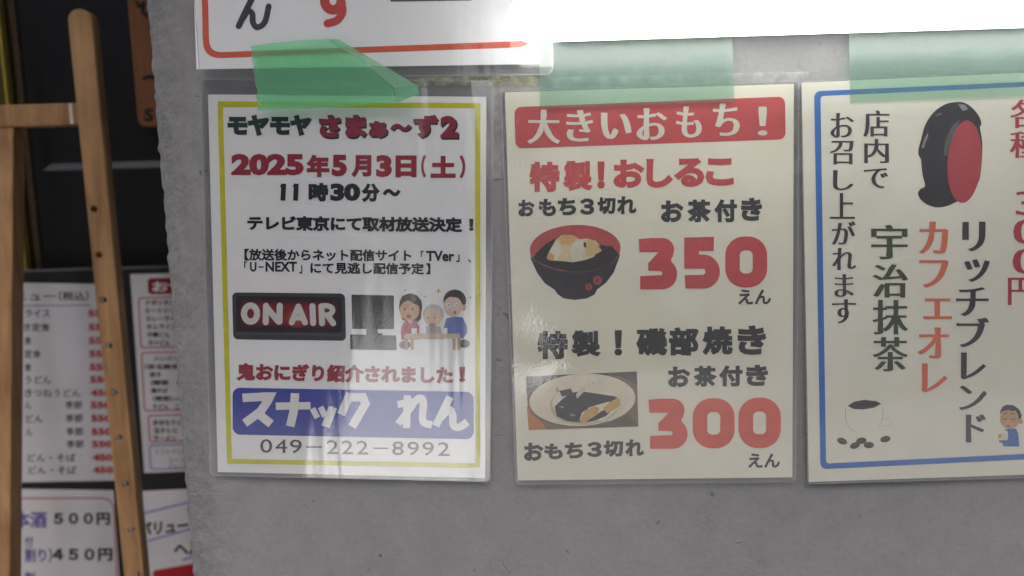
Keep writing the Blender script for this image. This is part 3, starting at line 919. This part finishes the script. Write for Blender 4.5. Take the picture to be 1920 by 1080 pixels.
# ON AIR sign picture
zo = zz(1920 / 260, 420, 530)
mb = MB()
panel(mb, S1, (zo(112, 135), zo(1675, 150), zo(1690, 805), zo(128, 785)), ink(0.040, 0.042, 0.052), 1.2, 9, 30, 8)
panel(mb, S1, (zo(165, 185), zo(1630, 200), zo(1632, 690), zo(172, 675)), ink(0.010, 0.009, 0.012), 1.6, 4, 30, 6)
for k, (r_, g_) in enumerate(((0.03, 0.008), (0.06, 0.010), (0.10, 0.012), (0.15, 0.014), (0.19, 0.016))):
    d = 38 * k
    panel(mb, S1, (zo(190 + d, 225 + d * .55), zo(1605 - d, 240 + d * .55), zo(1600 - d, 650 - d * .55), zo(190 + d, 635 - d * .55)), ink(r_, g_ * 0.5, g_ * 0.75), 1.8 + 0.15 * k, 9, 26, 4)
for k in range(4):
    poly(mb, S1, ell(*zo(1010 - k * 5, 480), 24 - 5 * k, 20 - 4.2 * k), ink(0.22 + 0.05 * k, 0.02 + 0.022 * k, 0.018 + 0.014 * k), 2.55 + 0.1 * k)
panel(mb, S1, (zo(170, 695), zo(1640, 712), zo(1636, 732), zo(176, 716)), ink(0.075, 0.075, 0.085), 1.7, 2, 20, 2)
W_ = ink(0.62, 0.60, 0.60, 0.04); lw = 85 / 7.385
sgn = mb.build('sign_picture', P1)
mb = MB()
stroke(mb, S1, [zo(*p) for p in ell(368, 428, 91, 112, n=28)] + [zo(459, 428)], lw, W_, 3.2, False, False)
stroke(mb, S1, [zo(578, 548), zo(582, 320)], lw, W_, 3.2, False); stroke(mb, S1, [zo(580, 330), zo(755, 540)], lw, W_, 3.3, False); stroke(mb, S1, [zo(768, 540), zo(772, 320)], lw, W_, 3.4, False)
stroke(mb, S1, [zo(938, 550), zo(1030, 330)], lw * .95, W_, 3.2, False); stroke(mb, S1, [zo(1030, 330), zo(1122, 552)], lw * .95, W_, 3.3, False); stroke(mb, S1, [zo(960, 492), zo(1100, 492)], 62 / 7.385, W_, 3.4, False, False)
stroke(mb, S1, [zo(1224, 325), zo(1234, 560)], lw * .98, W_, 3.2, False)
stroke(mb, S1, [zo(1348, 328), zo(1358, 562)], lw * .98, W_, 3.2, False); stroke(mb, S1, [zo(1350, 322), zo(1430, 320), zo(1492, 350), zo(1500, 400), zo(1450, 445), zo(1360, 448)], lw * .85, W_, 3.3); stroke(mb, S1, [zo(1430, 450), zo(1512, 562)], lw * .95, W_, 3.4, False)
mb.build('lettering', sgn)

# television and family picture
zt_ = zz(1920 / 260, 640, 530)
mb = MB()
panel(mb, S1, (zt_(140, 165), zt_(728, 178), zt_(730, 645), zt_(150, 640)), ink(0.007, 0.007, 0.009), 1.2, 2, 12, 8)
poly(mb, S1, zp(zt_, [(345, 630), (500, 632), (505, 700), (570, 705), (575, 735), (345, 735)]), ink(0.03, 0.03, 0.034), 1.5)
panel(mb, S1, (zt_(122, 715), zt_(760, 730), zt_(765, 935), zt_(125, 925)), ink(0.055, 0.047, 0.042), 1.8, 1.5, 12, 4)
mb.build('television_picture', P1)
mb = MB()
SK, HR, PK, SH, DK = ink(0.62, 0.38, 0.27), ink(0.075, 0.065, 0.05), ink(0.48, 0.12, 0.16), ink(0.14, 0.20, 0.46), ink(0.07, 0.07, 0.09)
GRY, SK2 = ink(0.50, 0.50, 0.48), ink(0.66, 0.52, 0.43)
def E(x, y, rx, ry, mat, l, **k): poly(mb, S1, ell(*zt_(x, y), rx / 7.385, ry / 7.385, **k), mat, l)
E(960, 335, 160, 185, HR, 1.2); poly(mb, S1, zp(zt_, [(1000, 330), (1118, 330), (1100, 500), (1060, 545), (850, 520), (830, 470)]), HR, 1.3)
poly(mb, S1, zp(zt_, [(880, 530), (1040, 530), (1085, 620), (1085, 780), (830, 790), (822, 680), (840, 590)]), PK, 1.5)
E(945, 385, 138, 140, SK, 1.7); poly(mb, S1, zp(zt_, [(815, 300), (860, 225), (930, 240), (1000, 290), (1118, 335), (1110, 250), (1040, 170), (930, 150), (840, 190), (803, 270)]), HR, 1.9)
E(878, 365, 12, 17, DK, 2.1); E(985, 365, 12, 17, DK, 2.1); E(935, 465, 32, 26, ink(0.25, 0.06, 0.05), 2.1)
poly(mb, S1, zp(zt_, [(905, 520), (950, 575), (1000, 520)]), SK2, 2.0)
E(880, 860, 80, 58, ink(0.22, 0.12, 0.14), 1.3)
E(1275, 440, 145, 140, GRY, 1.3); E(1270, 480, 128, 125, SK2, 1.6); E(1200, 487, 9, 12, DK, 1.9); E(1295, 487, 9, 12, DK, 1.9); E(1255, 590, 40, 34, ink(0.52, 0.24, 0.20), 1.9)
poly(mb, S1, zp(zt_, [(1170, 600), (1370, 600), (1400, 780), (1150, 780)]), ink(0.36, 0.40, 0.38), 1.5)
E(1570, 250, 158, 155, ink(0.06, 0.055, 0.055), 1.3); E(1545, 330, 130, 140, SK2, 1.6); E(1690, 345, 40, 42, SK, 1.5)
poly(mb, S1, zp(zt_, [(1425, 215), (1480, 190), (1660, 215), (1690, 300), (1700, 200), (1600, 110), (1480, 120)]), ink(0.06, 0.055, 0.055), 1.9)
E(1485, 308, 26, 30, WHT, 1.8); E(1592, 308, 26, 30, WHT, 1.8); E(1485, 308, 9, 12, DK, 2.0); E(1592, 308, 9, 12, DK, 2.0); E(1572, 415, 18, 26, ink(0.45, 0.12, 0.10), 2.0)
poly(mb, S1, zp(zt_, [(1450, 500), (1560, 465), (1680, 480), (1740, 600), (1745, 690), (1690, 770), (1440, 760), (1408, 660)]), SH, 1.5)
E(1700, 845, 80, 58, DK, 1.3)
poly(mb, S1, zp(zt_, [(880, 705), (1640, 705), (1650, 770), (870, 775)]), ink(0.58, 0.46, 0.36), 2.2)
for x in (880, 960, 1540, 1605): poly(mb, S1, zp(zt_, [(x, 770), (x + 42, 770), (x + 42, 930), (x, 930)]), ink(0.46, 0.31, 0.18), 2.1)
for x in (968, 1078, 1095, 1390): poly(mb, S1, zp(zt_, [(x, 630), (x + 80, 630), (x + 75, 712), (x + 5, 712)]), WHT, 2.4)
def star(x, y, r_, mat):
    x, y = zt_(x, y)
    poly(mb, S1, [(x + (r_ if k % 2 == 0 else r_ * .28) * math.cos(R(45 * k)), y + (r_ if k % 2 == 0 else r_ * .28) * math.sin(R(45 * k))) for k in range(8)], mat, 1.5)
GLD = ink(0.48, 0.36, 0.06)
star(1345, 115, 6, GLD); star(1785, 208, 4, GLD); star(1160, 190, 3, GLD); star(880, 105, 3, GLD)
mb.build('family_picture', P1)
lettering(S1, P1, [('鬼おにぎり紹介されました', z5(215, 205, 1608, 228), 118 / 3.43), ('！', z5(1648, 232, 1690, 330))], MAG2, 2, 0.055)
mb = MB(); panel(mb, S1, (z5(192, 366), z5(1742, 394), z5(1742, 698), z5(193, 668)), BLU, 1, 14, 44, 6); bn = mb.build('banner', P1)
mb = MB(); W_ = ink(0.72, 0.72, 0.74, 0.04)
def B(pts, w=16.0, l=2.0, curve=False): stroke(mb, S1, [z5(*p) for p in pts], w, W_, l, curve, False)
B([(256, 432), (405, 424)], 16, 2.0); B([(380, 424), (432, 424), (420, 450), (372, 520), (270, 595)], 16, 2.1); B([(340, 520), (440, 600)], 16, 2.2)
B([(470, 486), (693, 482)], 14, 2.0); B([(594, 402), (585, 520), (562, 615)], 16, 2.1)
B([(706, 500), (738, 560)], 11, 2.0); B([(758, 490), (786, 552)], 11, 2.1); B([(838, 492), (790, 618)], 16, 2.2)
B([(950, 405), (890, 540)], 16, 2.0); B([(930, 428), (1030, 428), (1046, 470), (960, 618)], 16, 2.1)
B([(1316, 415), (1310, 626)], 14, 2.0); B([(1252, 476), (1330, 458), (1342, 490), (1256, 600)], 13, 2.1); B([(1330, 490), (1390, 436), (1418, 460), (1416, 580), (1474, 606)], 14, 2.2, True)
B([(1590, 425), (1498, 612)], 14, 2.0); B([(1530, 560), (1582, 508), (1606, 540), (1612, 606), (1650, 620), (1702, 586)], 14, 2.1, True)
mb.build('lettering', bn)
dg = []
xs_ = [(370, 447), (466, 543), (560, 638), (797, 872), (893, 968), (990, 1064), (1218, 1293), (1316, 1391), (1412, 1487), (1510, 1588)]
for ch, (a, b) in zip('0492228992', xs_):
    yy = 697 + (a - 370) * 0.0175; dg.append((ch, z5(a, yy, b, yy + 88)))
dg += [('一', z5(665, 744, 768, 752)), ('一', z5(1094, 752, 1194, 760))]
lettering(S1, P1, dg, ink(0.035, 0.035, 0.038), 2, 0.003, name='phone_number')

# --- cream rice cake poster
P2C = ((946.7, 173), (1488.5, 157.5), (1485.8, 895), (970.6, 900.8))
P2, S2 = poster('laminated_poster', 'cream poster with red heading, soup bowl and plate pictures and large red prices', P2C,
                ((938, 169), (1499, 152), (1492.5, 904), (967, 909)), -0.0025, waves(0.0004, 0.0004, 30, 16, 2.1, 0.01, 1.48), M_CREAM, M_LAM2, 10, blister_at(1125, 690))
z6, z7 = zz(3.0, 920, 140), zz(1246 / 600, 920, 400)
mb = MB(); panel(mb, S2, (z6(133, 182), z6(1656, 123), z6(1660, 364), z6(140, 416)), RED2, 1, 13, 44, 6); bn = mb.build('heading_banner', P2)
lettering(S2, bn, [('大', z6(205, 196, 392, 388)), ('き', z6(425, 198, 577, 376)), ('い', z6(620, 214, 792, 362)), ('お', z6(820, 188, 994, 368)), ('も', z6(1042, 178, 1188, 354)), ('ち', z6(1250, 162, 1402, 344)),
                   ('！', z6(1503, 180, 1557, 342))], CRM, 2, (0.052, 0.0), 1, res=4)
lettering(S2, P2, [('特', z6(217, 490, 388, 660)), ('製', z6(405, 484, 575, 656)), ('！', z6(600, 488, 642, 640)), ('お', z6(690, 478, 866, 636)), ('し', z6(875, 474, 1026, 636)), ('る', z6(1030, 468, 1202, 632)), ('こ', z6(1210, 470, 1368, 624))], RED2, 2, 0.055, name='dish_name')
lettering(S2, P2, [('お', z6(155, 704, 248, 798)), ('も', z6(270, 698, 368, 796)), ('ち', z6(378, 694, 482, 790)), ('３', z6(500, 696, 583, 787)), ('切', z6(600, 690, 703, 786)), ('れ', z6(710, 684, 820, 784))], K2, 2, 0.052)
lettering(S2, P2, [('お', z6(957, 708, 1086, 830)), ('茶', z6(1104, 702, 1242, 830)), ('付', z6(1257, 700, 1386, 830)), ('き', z6(1408, 692, 1528, 822))], K2, 2, 0.052)

zb = zz(1652 / 260, 940, 410)
mb = MB(); BK = ink(0.040, 0.037, 0.046)
poly(mb, S2, zp(zb, [(340, 380)] + [(360, 500), (430, 650), (520, 770), (640, 850), (665, 895), (740, 950), (880, 968), (1020, 950), (1110, 905), (1140, 845), (1250, 760), (1340, 640), (1400, 480), (1420, 340)] + ell(880, 370, 540, 290, -3, 20, 5, 175)[::1][::-1][:0]), BK, 1.1)
poly(mb, S2, zp(zb, ell(880, 362, 541, 288, -2, 48)), ink(0.46, 0.085, 0.085), 1.4)
poly(mb, S2, zp(zb, [(365, 480), (415, 410), (540, 292), (690, 212), (880, 188), (1070, 200), (1265, 265), (1400, 420), (1330, 520), (1180, 590), (1000, 625), (840, 632), (640, 595), (480, 535)]), ink(0.034, 0.028, 0.036), 1.7)
poly(mb, S2, zp(zb, [(340, 470), (400, 500), (520, 560), (680, 615), (860, 632), (1040, 620), (1220, 570), (1340, 510), (1402, 420), (1412, 440), (1390, 500), (1200, 640), (860, 720), (500, 660), (380, 530)]), BK, 1.9)
stroke(mb, S2, zp(zb, [(390, 490), (520, 565), (680, 618), (860, 636), (1040, 624), (1220, 574), (1350, 500), (1400, 420)]), 1.4, ink(0.12, 0.09, 0.095), 2.0)
poly(mb, S2, zp(zb, [(540, 470), (570, 390), (650, 250), (720, 195), (850, 195), (930, 245), (1050, 232), (1120, 260), (1230, 385), (1150, 440), (990, 495), (850, 520), (720, 505), (570, 495)]), ink(0.66, 0.56, 0.36), 2.1)
poly(mb, S2, zp(zb, [(580, 400), (650, 265), (700, 300), (715, 400), (660, 490), (610, 480)]), ink(0.68, 0.66, 0.54), 2.3)
poly(mb, S2, zp(zb, [(850, 300), (980, 245), (980, 400), (960, 495), (850, 512), (820, 420)]), ink(0.66, 0.65, 0.56), 2.3)
poly(mb, S2, zp(zb, [(545, 465), (580, 405), (635, 440), (620, 495), (570, 492)]), ink(0.66, 0.34, 0.13), 2.4)
poly(mb, S2, zp(zb, [(680, 240), (740, 200), (850, 200), (910, 240), (830, 310), (720, 310)]), ink(0.64, 0.42, 0.18), 2.4)
poly(mb, S2, zp(zb, [(1010, 260), (1090, 255), (1200, 380), (1100, 440), (1010, 460)]), ink(0.60, 0.47, 0.22), 2.4)
for x, y, r_ in ((1145, 735, 62), (1040, 812, 48)):
    poly(mb, S2, zp(zb, [(x + r_ * (1 if k % 2 == 0 else .86) * math.cos(R(36 * k)), y + r_ * (1 if k % 2 == 0 else .86) * math.sin(R(36 * k))) for k in range(10)]), ink(0.33, 0.085, 0.08), 2.2)
    poly(mb, S2, zp(zb, ell(x, y, r_ * .35, r_ * .35)), ink(0.22, 0.05, 0.05), 2.4)
mb.build('bowl_picture', P2)

z35 = zz(1920 / 290, 1190, 430)
def arc(cx, cy, rx, ry, a0, a1, n=10): return [(cx + rx * math.cos(R(a0 + (a1 - a0) * k / n)), cy + ry * math.sin(R(a0 + (a1 - a0) * k / n))) for k in range(n + 1)]
THREE = [(50, 120), (200, 108)] + arc(345, 250, 145, 142, -90, 12) + [(470, 345), (450, 375)] + arc(350, 555, 178, 190, -52, 90) + [(68, 745), (68, 580)] + [(310, 570)] + arc(318, 545, 26, 27, 70, -70, 6) + [(170, 515), (168, 420), (295, 285), (60, 285)]
FIVE = [(615, 102), (985, 92), (982, 268), (800, 270), (800, 312)] + arc(850, 525, 208, 212, -90, 90, 18) + [(630, 735), (622, 570), (845, 566)] + arc(845, 527, 34, 38, 90, -90, 8) + [(615, 488)]
def zero(x0, y0, x1, y1):
    cx, cy, w, h = (x0 + x1) / 2, (y0 + y1) / 2, (x1 - x0) / 2, (y1 - y0) / 2
    def loop(w, h, r): return arc(cx + w - r, cy + h - r, r, r, 0, 90) + arc(cx - w + r, cy + h - r, r, r, 90, 180) + arc(cx - w + r, cy - h + r, r, r, 180, 270) + arc(cx + w - r, cy - h + r, r, r, 270, 360)
    return loop(w, h, w * .9), loop(w * .31, h * .45, w * .24)
def digits(S, parent, z, shapes, mat):
    mb = MB()
    for s in shapes:
        if isinstance(s, tuple):
            a, b = s; n = len(a)
            mb.add([S(*z(*p), 2) for p in a + b], [(k, (k + 1) % n, n + (k + 1) % n, n + k) for k in range(n)], mat)
        else: poly(mb, S, [z(*p) for p in s], mat, 2)
    mb.build('price', parent)
digits(S2, P2, z35, [THREE, FIVE, zero(1125, 88, 1645, 722)], RED2)
def moved(pts, f): return [f(*p) for p in pts]
three2 = moved(THREE, lambda x, y: (615 + (x - 50) / (528 - 50) * 152, 722 + (y - 108) / (745 - 108) * 195))
digits(S2, P2, z7, [three2, zero(787, 720, 950, 915), zero(965, 718, 1130, 914)], RED3)
lettering(S2, P2, [('えん', z7(963, 296, 1092, 355))], K2, 2, 0.03, name='currency')
lettering(S2, P2, [('特', z7(182, 458, 300, 568)), ('製', z7(312, 456, 430, 560)), ('！', z7(482, 455, 512, 554)), ('磯', z7(566, 446, 688, 556)), ('部', z7(694, 443, 811, 554)), ('焼', z7(824, 440, 943, 553)), ('き', z7(961, 436, 1073, 551))], K2, 2, 0.050, name='dish_name')
lettering(S2, P2, [('お', z7(690, 597, 778, 677)), ('茶', z7(789, 594, 881, 675)), ('付', z7(889, 592, 981, 674)), ('き', z7(994, 589, 1081, 672))], K2, 2, 0.052)
lettering(S2, P2, [('お', z7(129, 893, 206, 964)), ('も', z7(209, 896, 281, 958)), ('ち', z7(289, 892, 361, 954)), ('３', z7(374, 890, 433, 949)), ('切', z7(439, 885, 516, 949)), ('れ', z7(524, 880, 596, 946))], K2, 2, 0.052)
lettering(S2, P2, [('えん', z7(1002, 935, 1127, 991))], K2, 2, 0.03, name='currency')

zi = zz(1920 / 260, 960, 680)
mb = MB()
panel(mb, S2, (zi(195, 190), zi(1728, 122), zi(1750, 885), zi(232, 935)), ink(0.22, 0.15, 0.105), 1.0, 0, 10, 6)
poly(mb, S2, zp(zi, [(195, 190), (1728, 122), (1735, 300), (1500, 190), (1100, 150), (600, 200), (200, 420)]), ink(0.105, 0.095, 0.09), 1.3)
poly(mb, S2, zp(zi, [(205, 600), (260, 700), (420, 830), (480, 925), (232, 935)]), ink(0.52, 0.20, 0.08), 1.3)
poly(mb, S2, zp(zi, [(700, 905), (1300, 820), (1600, 700), (1750, 885)]), ink(0.12, 0.095, 0.08), 1.3)
poly(mb, S2, zp(zi, ell(975, 530, 742, 368, -3, 48)), ink(0.16, 0.13, 0.10), 1.5)
poly(mb, S2, zp(zi, ell(975, 515, 735, 360, -3, 48)), ink(0.72, 0.67, 0.52), 1.7)
poly(mb, S2, zp(zi, ell(930, 330, 330, 110, -10, 32)), ink(0.56, 0.42, 0.22), 1.9)
poly(mb, S2, zp(zi, ell(1010, 580, 485, 285, -3, 40)), ink(0.52, 0.47, 0.34), 2.0)
poly(mb, S2, zp(zi, ell(1030, 545, 470, 262, -3, 40)), ink(0.74, 0.70, 0.57), 2.1)
NR = ink(0.026, 0.026, 0.034)
poly(mb, S2, zp(zi, [(655, 390), (900, 340), (960, 330), (900, 430), (690, 470)]), ink(0.045, 0.045, 0.05), 2.3)
poly(mb, S2, zp(zi, [(590, 610), (700, 500), (820, 420), (910, 400), (1000, 330), (1120, 280), (1370, 430), (1460, 490), (1280, 640), (1220, 590), (1100, 610), (970, 690), (930, 800), (960, 830), (760, 810), (620, 740)]), NR, 2.5)
poly(mb, S2, zp(zi, [(1010, 830), (1200, 700), (1280, 640), (1400, 640), (1300, 740), (1150, 800)]), NR, 2.4)
poly(mb, S2, zp(zi, [(900, 500), (885, 440), (950, 340), (1085, 285), (1030, 370), (960, 440)]), ink(0.58, 0.55, 0.42), 2.7)
poly(mb, S2, zp(zi, [(940, 780), (1010, 670), (1130, 600), (1215, 630), (1180, 720), (1000, 830), (960, 825)]), ink(0.60, 0.38, 0.15), 2.8)
poly(mb, S2, zp(zi, [(1270, 640), (1330, 560), (1460, 490), (1495, 500), (1500, 590), (1440, 640), (1310, 700)]), ink(0.60, 0.40, 0.15), 2.8)
poly(mb, S2, zp(zi, [(1130, 605), (1215, 630), (1180, 720), (1120, 740)]), ink(0.62, 0.30, 0.11), 2.9)
for x, y in ((690, 615), (840, 725)): poly(mb, S2, zp(zi, ell(x, y, 38, 16, 10)), ink(0.20, 0.20, 0.24), 2.9)
mb.build('plate_picture', P2)

# --- cream poster with blue border
P3C = ((1503, 155), (2046, 131), (2040, 886), (1516.5, 903.7))
P3, S3 = poster('laminated_poster', 'cream poster with blue border, vertical lettering and a black and red bowl', P3C,
                ((1501, 152), (2057, 120), (2050, 893), (1514, 908)), -0.004, waves(0.0004, 0.0003, 28, 15, 0.3, 0.01, 1.48), M_CREAM2, M_LAM3, 8)
z8, z9 = zz(2.0, 1480, 0), zz(1080 / 440, 1480, 480)
mb = MB(); ring(mb, S3, ((1526.5, 171), (2022, 149), (2016, 857), (1538.2, 880)), 14, ((1538.5, 180), (2012, 158.5), (2006, 847), (1549, 869)), 7, BLUB, 1); mb.build('border', P3)
V = dict(bold=(0.034, 0.010), res=4)
lettering(S3, P3, [('お', z8(154, 424, 243, 516)), ('召', z8(151, 528, 241, 616)), ('し', z8(164, 638, 241, 713)), ('上', z8(152, 724, 246, 820)), ('が', z8(159, 830, 249, 917)), ('れ', z8(160, 930, 251, 1012)), ('ま', z9(207, 84, 298, 188)), ('す', z9(196, 199, 308, 311))], K3, 2, **V)
lettering(S3, P3, [('店', z8(277, 414, 376, 513)), ('内', z8(281, 521, 374, 611)), ('で', z8(279, 631, 371, 706))], K3, 2, **V)
lettering(S3, P3, [('宇', z8(307, 843, 444, 972)), ('治', z9(382, 38, 547, 191)), ('抹', z9(382, 202, 548, 361)), ('茶', z9(382, 373, 548, 531))], OLV, 2, (0.046, 0.004), 1, res=4, name='drink_name')
lettering(S3, P3, [('カ', z8(484, 831, 596, 952)), ('フ', z9(598, 18, 734, 146)), ('ェ', z9(616, 195, 748, 291)), ('オ', z9(589, 329, 735, 471)), ('レ', z9(609, 494, 728, 628))], ORG, 2, (0.046, 0.004), 1, res=4, name='drink_name')
lettering(S3, P3, [('リ', z8(649, 831, 736, 942)), ('ッ', z9(804, 15, 923, 119)), ('チ', z9(767, 143, 918, 277)), ('ブ', z9(769, 284, 921, 420)), ('レ', z9(789, 444, 906, 568)), ('ン', z9(779, 596, 910, 709)), ('ド', z9(812, 729, 906, 858))], K3, 2, (0.046, 0.004), 1, res=4, name='drink_name')
each(S3, P3, [('各', z8(828, 373, 936, 480)), ('種', z8(826, 492, 938, 592)), ('3', z8(848, 718, 926, 806)), ('0', z8(840, 824, 926, 914)), ('0', z8(838, 934, 924, 1026)), ('円', z9(1006, 100, 1124, 226))], ink(0.40, 0.035, 0.05), 2, (0.04, 0.006), 1, name='price')
zbw = zz(1037 / 240, 1680, 170)
mb = MB(); LB = ink(0.018, 0.018, 0.024)
poly(mb, S3, smooth_line(zp(zbw, [(205, 560), (180, 500), (205, 390), (240, 270), (310, 170), (400, 110), (490, 92), (560, 100), (630, 150), (680, 220), (692, 275), (680, 300), (700, 430), (690, 640), (660, 760), (580, 850), (470, 910), (400, 938), (320, 945), (240, 915), (195, 875), (178, 830), (200, 795), (236, 772), (215, 680), (204, 570)]), 3), LB, 1.1)
poly(mb, S3, zp(zbw, ell(556, 575, 138, 335, 4, 48)), ink(0.40, 0.050, 0.065), 1.6)
HL = ink(0.09, 0.095, 0.11)
poly(mb, S3, zp(zbw, [(385, 520), (400, 400), (450, 290), (520, 230), (500, 290), (440, 420), (410, 530)]), HL, 1.4)
poly(mb, S3, zp(zbw, [(500, 105), (560, 115), (585, 150), (540, 165)]), ink(0.22, 0.22, 0.24), 1.4)
poly(mb, S3, zp(zbw, [(205, 460), (225, 400), (255, 340), (262, 370), (240, 420), (225, 470)]), ink(0.20, 0.20, 0.22), 1.4)
poly(mb, S3, zp(zbw, [(310, 205), (350, 180), (380, 180), (350, 205)]), HL, 1.4)
mb.build('bowl_picture', P3)
mb = MB()
poly(mb, S3, zp(z9, [(268, 690), (300, 670), (345, 662), (400, 668), (423, 680), (390, 698), (340, 706), (295, 704)]), ink(0.04, 0.038, 0.045), 1.2)
stroke(mb, S3, zp(z9, [(258, 700), (262, 760), (285, 800), (310, 812)]), 1.2, ink(0.36, 0.36, 0.33), 1.1, w_end=0.8)
stroke(mb, S3, zp(z9, [(432, 695), (428, 750), (412, 790)]), 1.0, ink(0.40, 0.40, 0.36), 1.1)
stroke(mb, S3, zp(z9, [(425, 750), (470, 755), (462, 780), (418, 782)]), 0.9, ink(0.50, 0.49, 0.43), 1.1)
for x, y, a in ((243, 852, 20), (302, 872, -20), (332, 850, -5), (366, 870, 0), (442, 843, -12)):
    poly(mb, S3, zp(z9, ell(x, y, 24, 14.5, a, 20)), ink(0.055, 0.048, 0.038), 1.3 + x * .0005)
    c, s = math.cos(R(a)), math.sin(R(a))
    stroke(mb, S3, zp(z9, [(x - 20 * c, y - 20 * s), (x + 3 * s, y - 3 * c), (x + 20 * c, y + 20 * s)]), 0.9, ink(0.16, 0.14, 0.11), 1.7, True, False)
mb.build('cup_picture', P3)
zk = zz(9.0, 1840, 730); mb = MB()
poly(mb, S3, zp(zk, [(450, 670), (590, 668), (625, 760), (640, 965), (370, 965), (362, 910), (295, 885), (300, 860), (440, 858), (455, 780), (445, 700), (395, 695), (400, 680)]), ink(0.03, 0.15, 0.42), 1.2)
SKB = ink(0.52, 0.31, 0.16)
poly(mb, S3, zp(zk, ell(480, 500, 165, 165, 0, 32)), SKB, 1.5); poly(mb, S3, zp(zk, ell(665, 545, 38, 45, 0, 16)), SKB, 1.4)
poly(mb, S3, zp(zk, [(318, 430), (322, 360), (360, 290), (430, 258), (540, 265), (640, 340), (680, 430), (670, 495), (625, 495), (620, 420), (570, 355), (510, 370), (480, 350), (430, 355), (360, 370)]), ink(0.018, 0.016, 0.016), 1.8)
for a in ([(362, 490), (395, 515), (430, 490)], [(495, 492), (530, 518), (565, 490)]): stroke(mb, S3, zp(zk, a), 1.4, ink(0.05, 0.03, 0.02), 1.9)
for a in ([(378, 410), (428, 402)], [(500, 408), (560, 416)]): stroke(mb, S3, zp(zk, a), 1.8, ink(0.10, 0.06, 0.03), 1.9, False)
poly(mb, S3, zp(zk, ell(452, 615, 34, 18)), ink(0.38, 0.10, 0.05), 1.9)
poly(mb, S3, zp(zk, ell(315, 790, 32, 42, 20)), SKB, 1.4)
poly(mb, S3, zp(zk, [(345, 740), (445, 745), (440, 850), (345, 850)]), ink(0.66, 0.63, 0.55), 1.6)
mb.build('boy_picture', P3)

# ------------------------------------------------------------------ clear film and residue on the wall
SF = Sheet(-0.0010)
mb = MB(); panel(mb, SF, ((921, 148), (1516, 134), (1514, 326), (921, 335)), M_FILM, 0, 0, 30, 10)
tag(mb.build('plastic_film'), 'frosted strip of clear film stuck flat behind the cream poster tops', 'film')
SR = Sheet(-0.0016)
mb = MB(); panel(mb, SR, ((770, 146), (1012, 139), (1010, 160), (770, 163)), M_RES, 0, 0, 24, 4, jag=5)
tag(mb.build('tape_residue'), 'yellowish peeling residue of old tape between the top posters', 'residue')

# ------------------------------------------------------------------ green tape
TS = Sheet(-0.0112)
main = [(469.3, 85.5), (500, 81.5), (560, 76), (612, 73), (628, 74.5), (668, 104), (706, 136), (736, 163), (741.5, 192.6), (690, 196), (600, 201.5), (484, 206.8), (481, 180), (476, 140)]
fl = [P(612, 73, -0.0116), P(635, 74, -0.013), P(705, 115, -0.016), P(783, 160.5, -0.020), P(785.5, 176.5, -0.020), P(742, 193, -0.0126), P(738, 164, -0.0123), P(690, 122, -0.0119)]
root = empty('green_tape', TS(484, 206), 'green tape strip with a folded over right corner on the white posters', 'tape', 'strips of green tape')
def edge_at(pts, t):
    k = min(int(t * (len(pts) - 1)), len(pts) - 2); f = t * (len(pts) - 1) - k
    return pts[k][0] + (pts[k + 1][0] - pts[k][0]) * f, pts[k][1] + (pts[k + 1][1] - pts[k][1]) * f
up, lo = [(469.3, 85.5), (516, 80), (564, 76), (612, 73), (620, 74)], [(484, 206.8), (550, 204.5), (620, 200.5), (690, 196), (741.5, 192.6)]
fold = [(620, 74), (668, 104), (706, 136), (736, 163), (741.5, 192.6)]
gv, nu_, nv_ = [], 26, 10
for i in range(nu_ + 1):
    u = i / nu_; a_, b_ = edge_at(up, u), edge_at(lo, u)
    for j in range(nv_ + 1):
        v = j / nv_; l_, r_ = edge_at([(469.3, 85.5), (475, 125), (480, 165), (484, 206.8)], v), edge_at(fold, v)
        x = a_[0] * (1 - v) + b_[0] * v + (l_[0] * (1 - u) + r_[0] * u) - ((469.3 * (1 - u) + 620 * u) * (1 - v) + (484 * (1 - u) + 741.5 * u) * v)
        y = a_[1] * (1 - v) + b_[1] * v + (l_[1] * (1 - u) + r_[1] * u) - ((85.5 * (1 - u) + 74 * u) * (1 - v) + (206.8 * (1 - u) + 192.6 * u) * v)
        if i == 0: x += 2.2 * noise.noise((0, y * 0.12, 3)) + (1.2 if j % 2 else -0.8)
        gv.append(TS(x, y, 5 * noise.noise((x * 0.018, y * 0.05, 2)) + 9 * max(0, u - 0.55) * noise.noise((x * 0.03, y * 0.03, 8))))
mb = MB(); mb.add(gv, [(i * (nv_ + 1) + j, (i + 1) * (nv_ + 1) + j, (i + 1) * (nv_ + 1) + j + 1, i * (nv_ + 1) + j + 1) for i in range(nu_) for j in range(nv_)], M_TAPE)
mb.build('strip', root, smooth=True)
mb = MB(); mb.add(fl, [(0, 1, 2, 7), (7, 2, 3, 6), (6, 3, 4, 5)], M_TAPEF); mb.build('folded_flap', root)
for lab, g in (('wide green tape strip over the red heading of the cream poster', ((1012, 62), (1372, 52), (1377, 189), (1012, 202))),
               ('wide green tape strip across the top of the blue bordered poster', ((1592, 46), (1990, 34), (1990, 176), (1594, 193)))):
    mb = MB(); panel(mb, Sheet(-0.0065), g, M_TAPE2, 0, 0, 30, 10, jag=1.0)
    tag(mb.build('green_tape'), lab, 'tape', 'strips of green tape')
